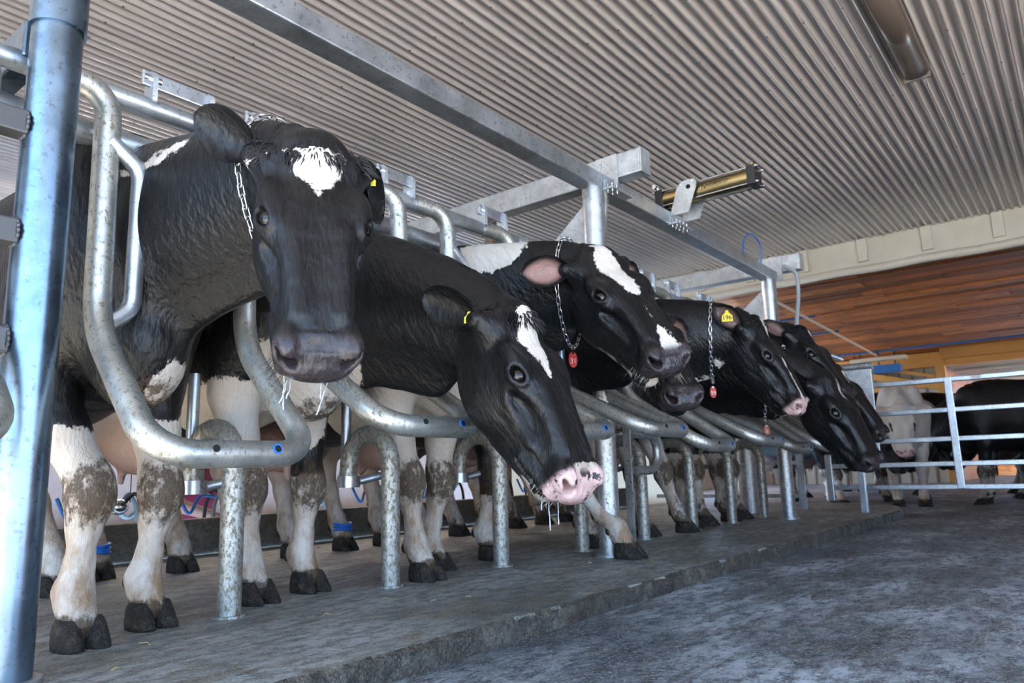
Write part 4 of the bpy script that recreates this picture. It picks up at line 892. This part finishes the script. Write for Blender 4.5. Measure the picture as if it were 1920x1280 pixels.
def chain(n, t, sag, label, num=None, mat='red_plastic', tilt=0.0, rs=1.0):
    i = COWS[n]; Pc, Un, vu, vl = i['neck']; k = t*11; j = int(k); f = k-j; C = Pc[j]*(1-f)+Pc[j+1]*f; T = Pc[j+1]-Pc[j]; T /= np.linalg.norm(T)
    U = Un[j]*(1-f)+Un[j+1]*f; U = U-T*(U@T); U /= np.linalg.norm(U); U = U+T*tilt; U /= np.linalg.norm(U); T = T-U*(T@U); T /= np.linalg.norm(T); Lv = np.cross(U, T); ru = vu[j]*(1-f)+vu[j+1]*f; rl = vl[j]*(1-f)+vl[j+1]*f
    pts = []
    for q in range(240):
        a_ = 2*math.pi*q/240; c_, s_ = math.cos(a_), math.sin(a_); r_ = (ru+.012) if c_ > 0 else (ru+.03+sag)
        pts.append(C+i['O']+U*c_*r_*rs+Lv*s_*(rl*1.04+.012)*rs+np.array((0, 0, -1))*sag*.35*max(0, -c_)**2)
    pts = np.array(pts); seg = np.linalg.norm(np.diff(np.vstack([pts, pts[:1]]), axis=0), axis=1); cum = np.r_[0, np.cumsum(seg)]; n_l = int(cum[-1]/.0265)
    low = pts[pts[:, 2].argmin()]
    root = tag(empty('neck_chain', low), label, 'chain', 'neck chains on the stalled cows'); P2 = np.vstack([pts, pts[:1]])
    for q in range(n_l):
        s_ = cum[-1]*q/n_l; p = np.array([np.interp(s_, cum, P2[:, k_]) for k_ in range(3)]); p2 = np.array([np.interp(min(s_+.01, cum[-1]), cum, P2[:, k_]) for k_ in range(3)]); dv = Vector(p2-p).normalized()
        o = bpy.data.objects.new('link', LINK); COL.objects.link(o); o.parent = root
        o.matrix_local = Matrix.Translation(Vector(p-low)) @ (dirR(dv) @ Rz(q % 2*math.pi/2)).to_4x4()
    if num is not None:
        tg = MB(); pz = [(.019*math.sin(t_), 0, -.052+(.030 if math.cos(t_) > 0 else .026)*math.cos(t_)*1.15) for t_ in np.linspace(0, 2*math.pi, 25)[:-1]]; tg.prism(pz, (0, .006, 0)); to = tg.build('number_tag', M[mat], root)
        vd = Vector((0, 0, .418))-Vector(low); to.rotation_euler = (0, 0, math.atan2(vd.y, vd.x)+math.pi/2+.5)
        place_text(text_mesh(num, .030), (0, -.0012, -.056), (1, 0, 0), (0, 0, 1), 'number', M['ink_white'], to); MB().tube([(0, -.001, -.024), (0, .007, -.024)], .006, 10).build('eyelet', M['chrome'], to)
chain(1, .74, .06, 'steel chain hanging beside the eye of the nearest cow', None, tilt=-.1)
chain(3, .74, .05, 'neck chain and red 31 tag on the cow with the open mouth', '31')
chain(5, .70, .05, 'neck chain and red 59 tag below the yellow ear tag', '59')
chain(6, .70, .06, 'neck chain with the scuffed orange red tag', '8', 'rust_red_plastic')
def ear_tag(n, sl, u, off, num=None, size=.05, mat='yellow_plastic'):
    i = COWS[n]; b, td, fd = i['ears'][sl]; td = Vector(td).normalized(); fd = Vector(fd); fd = (fd-td*fd.dot(td)).normalized(); sd = fd.cross(td); p = Vector(b)+td*(u*.195*i['S'])+fd*off
    vd = (Vector((0, 0, .418))-(p+Vector(i['O']))).normalized(); up_ = Vector((0, 0, 1)); xd = up_.cross(vd).normalized(); yd = vd.cross(xd)
    pr = [(-.55, -.5), (.55, -.5), (.5, .1), (.2, .38), (.12, .62), (-.12, .62), (-.2, .38), (-.5, .1)]
    o = MB().prism([p+xd*(x*size)+yd*(y*size) for x, y in pr], vd*.004).build('ear_tag', M[mat], i['root'])
    MB().tube([p+yd*size*.42+vd*.003, p+yd*size*.42+vd*.008], .007, 10).build('tag_stud', M[mat], i['root'])
    if num: place_text(text_mesh(num, size*.62), p+vd*.0055-yd*size*.12, xd, yd, 'tag_number', M['ink_black'], i['root'])
ear_tag(5, -1, .55, .012, '196', .052)
ear_tag(2, -1, .12, .02, None, .03); ear_tag(1, 1, .25, .02, None, .012)
# ------------------------------------------------------------------ milking side: hoses, claws, leg bands, worker
def band(n, leg, z, mat='blue_paint'):
    i = COWS[n]; hx, hy = i['feet'][leg]; mb = MB()
    for q in range(3): mb.tube([(hx+.048*math.cos(t_), hy+.012+.05*math.sin(t_), z+q*.014+.004*math.sin(2*t_+q)) for t_ in np.linspace(0, 2*math.pi, 21)[:-1]], .0085, 6, False, True, closed=True)
    mb.build('leg_band', M[mat], i['root'])
band(1, ('h', -1), .115); band(2, ('h', -1), .115); band(4, ('h', -1), .115)
HOSE = ['rubber_hose', 'black_plastic', 'clear_hose', 'blue_steel']
def spline(P, k=8):
    P = [Vector(p) for p in P]; o = []
    for i in range(len(P)-1):
        p0, p1, p2, p3 = P[max(0, i-1)], P[i], P[i+1], P[min(len(P)-1, i+2)]
        for q in range(k):
            u = q/k; o.append(.5*((2*p1)+(-p0+p2)*u+(2*p0-5*p1+4*p2-p3)*u*u+(-p0+3*p1-3*p2+p3)*u**3))
    return o+[P[-1]]
for k in range(8):
    x = 1.25+.66*k; c = tag(empty('milking_cluster', (x, 4.32, .20)), 'milking cluster with looping hoses behind the %s pair of hind legs' % ['first', 'second', 'third', 'fourth', 'fifth', 'sixth', 'seventh', 'last'][k], 'milking unit', 'milking clusters along the pit edge')
    MB().ball((0, 0, .08), (.05, .05, .045), 14, 10).build('claw_bowl', M['chrome'], c)
    for q in range(4):
        a_ = q*math.pi/2+.6; MB().tube(spline([(.03*math.cos(a_), .03*math.sin(a_), .1), (.09*math.cos(a_), .09*math.sin(a_), .15), (.15*math.cos(a_), .12*math.sin(a_), .08), (.17*math.cos(a_), .13*math.sin(a_), -.03)]), .011, 8).build('liner_hose', M['black_plastic' if q % 2 else 'rubber_hose'], c)
    MB().tube(spline([(0, .02, .06), (.10, .08, .02), (.22, .05, .16), (.28, .06, .34), (.27, .1, .62), (.25, .12, .95)]), .013, 8).build('milk_hose', M['clear_hose'], c)
    MB().tube(spline([(.02, .02, .08), (-.14, .06, .12), (-.24, .02, .02), (-.30, .05, .14)]), .010, 8).build('pulse_hose', M['blue_steel'], c)
    MB().tube([(.06, .0, .1), (.05, 0, 1.0)], .003, 5).build('lift_cord', M['black_plastic'], c)
tr = tag(MB().box((3.0, 4.22, .13), (7.5, .06, .12), bev=.01).build('rubber_strip', M['black_plastic']), 'black rubber splash strip behind the rear kerb', 'strip')
# ------------------------------------------------------------------ worker in the pit behind the cows
def sdf_mesh(name, F, lo, hi, h, mat, parent):
    V, Q = surface(F, np.array(lo, float), np.array(hi, float), [[], [], []], h, h)
    me = bpy.data.meshes.new(name); me.from_pydata(V.tolist(), [], Q.tolist()); me.polygons.foreach_set('use_smooth', [True]*len(me.polygons)); me.update(); return link(name, me, mat, parent)
def worker(loc, rz):
    root = tag(empty('person', loc, rz), 'person in a maroon shirt reaching in behind the cows with both arms', 'person')
    B = Field(); SH = Field(); TR = Field()
    B.ell((0, -.04, 1.62), (.078, .098, .118), .03); B.ell((0, -.075, 1.56), (.055, .06, .07), .03); B.cone((0, .0, 1.42), (0, -.02, 1.54), .056, .052, .03)
    B.ell((0, -.142, 1.605), (.014, .02, .022), .015); B.ell((.08, -.03, 1.61), (.012, .022, .032), .01); B.ell((-.08, -.03, 1.61), (.012, .022, .032), .01)
    for sx in (-1, 1):
        el = (sx*.24, -.16, 1.16); wr = (sx*.14, -.40, 1.08); sh = (sx*.19, 0, 1.38)
        B.chain([sh, el, wr], [.052, .044, .030], .03); B.ell((sx*.125, -.45, 1.07), (.036, .05, .018), .02)
        for q in range(4): B.chain([(sx*(.150-.017*q), -.48, 1.072), (sx*(.146-.017*q), -.525-.006*(1 if q in (1, 2) else 0), 1.065), (sx*(.140-.015*q), -.55, 1.035)], [.0105, .0095, .008], .006)
        B.chain([(sx*.10, -.43, 1.065), (sx*.075, -.465, 1.055), (sx*.07, -.49, 1.04)], [.013, .011, .009], .008)
        SH.cone(sh, (sx*.225, -.10, 1.24), .078, .076, .03)
        TR.chain([(sx*.09, 0, .92), (sx*.10, -.01, .5), (sx*.10, .02, .09)], [.105, .075, .062], .03)
        B.cone((sx*.10, .02, .07), (sx*.10, -.10, .035), .045, .04, .03)
    SH.loft([(0, .01, z) for z in (.88, 1.0, 1.15, 1.30, 1.40, 1.45)], [(0, -1, 0)]*6, [.125, .122, .125, .128, .10, .06], [.175, .17, .185, .205, .19, .09], k=.03)
    TR.loft([(0, .01, z) for z in (.84, .92, 1.0)], [(0, -1, 0)]*3, [.12, .12, .115], [.165, .165, .16], k=.03)
    sdf_mesh('body', B, (-.36, -.62, .0), (.36, .2, 1.78), .010, M['skin'], root); sdf_mesh('shirt', SH, (-.4, -.32, .78), (.4, .25, 1.55), .014, M['maroon_cloth'], root); sdf_mesh('trousers', TR, (-.3, -.2, .0), (.3, .25, 1.1), .016, M['dark_trousers'], root)
    hb = MB().ball((0, -.025, 1.655), (.088, .105, .10), 16, 10).build('hair', M['hair_brown'], root)
worker((2.62, 4.88, -.90), .25)
# ------------------------------------------------------------------ waiting cows behind the gate
def penbuild(name, label, loc, rz, **k):
    i = make_cow('dairy_cow', dict(o=(0, 0, 0), **k)); r = i['root']; r.location = loc; r.rotation_euler = (0, 0, rz); tag(r, label, 'cow', 'cows waiting behind the gate'); return i
VL = dict(fine=.018, coarse=.034, eyes=True)
penbuild('white', 'white cow facing the gate with a black eye patch and yellow ear tags', (8.75, 1.62, FLOOR_Z), math.radians(-79.5), poll=(.0, -.55, 1.02), a=(0, -.45, -.89), d=(0, -.89, .45), allwhite=True, bs=.86, s=.95, blackover=[((.20, -.06, -.10), (.06, .05, .04)), ((.23, -.08, .12), (.05, .05, .03))], pinknose=1.0, mudknee=.5, fine=.012, coarse=.026)
bk = penbuild('black', 'black cow standing side on at the right behind the gate', (9.3, 1.0, FLOOR_Z), math.radians(172), poll=(.1, -.62, .95), a=(0, -.5, -.86), d=(0, -.86, .5), legwhite={(p, s): .45 for p in 'fh' for s in (-1, 1)}, **VL)
def copy_tree(o, parent=None):
    c = o.copy(); COL.objects.link(c); c.parent = parent
    for ch in o.children:
        copy_tree(ch, c)
    return c
bk['root'].scale = (.88, .88, .88)
for lab, loc, rz, sc in (('black cow directly left of the white cow behind the gate', (9.9, 2.10, FLOOR_Z), math.radians(6), .90), ('black cow standing behind the right hand black cow', (10.6, .75, FLOOR_Z), math.radians(-165), .90),
                         ('black cow at the right picture edge behind the gate', (10.3, -.35, FLOOR_Z), math.radians(-25), .86), ('black cow farther back between the others in the pen', (11.6, 2.0, FLOOR_Z), math.radians(-160), .95), ('black cow at the far left of the pen behind the thick post', (10.8, 3.4, FLOOR_Z), math.radians(-15), .92),
                         ('black cow just behind the low head, legs showing under the gate', (8.7, 2.35, FLOOR_Z), math.radians(-12), .88), ('black cow deepest in the pen below the timber brace', (13.0, 3.2, FLOOR_Z), math.radians(-100), .95)):
    c = copy_tree(bk['root']); c.location = loc; c.rotation_euler = (0, 0, rz); c.scale = (sc, sc, sc); c['label'] = lab
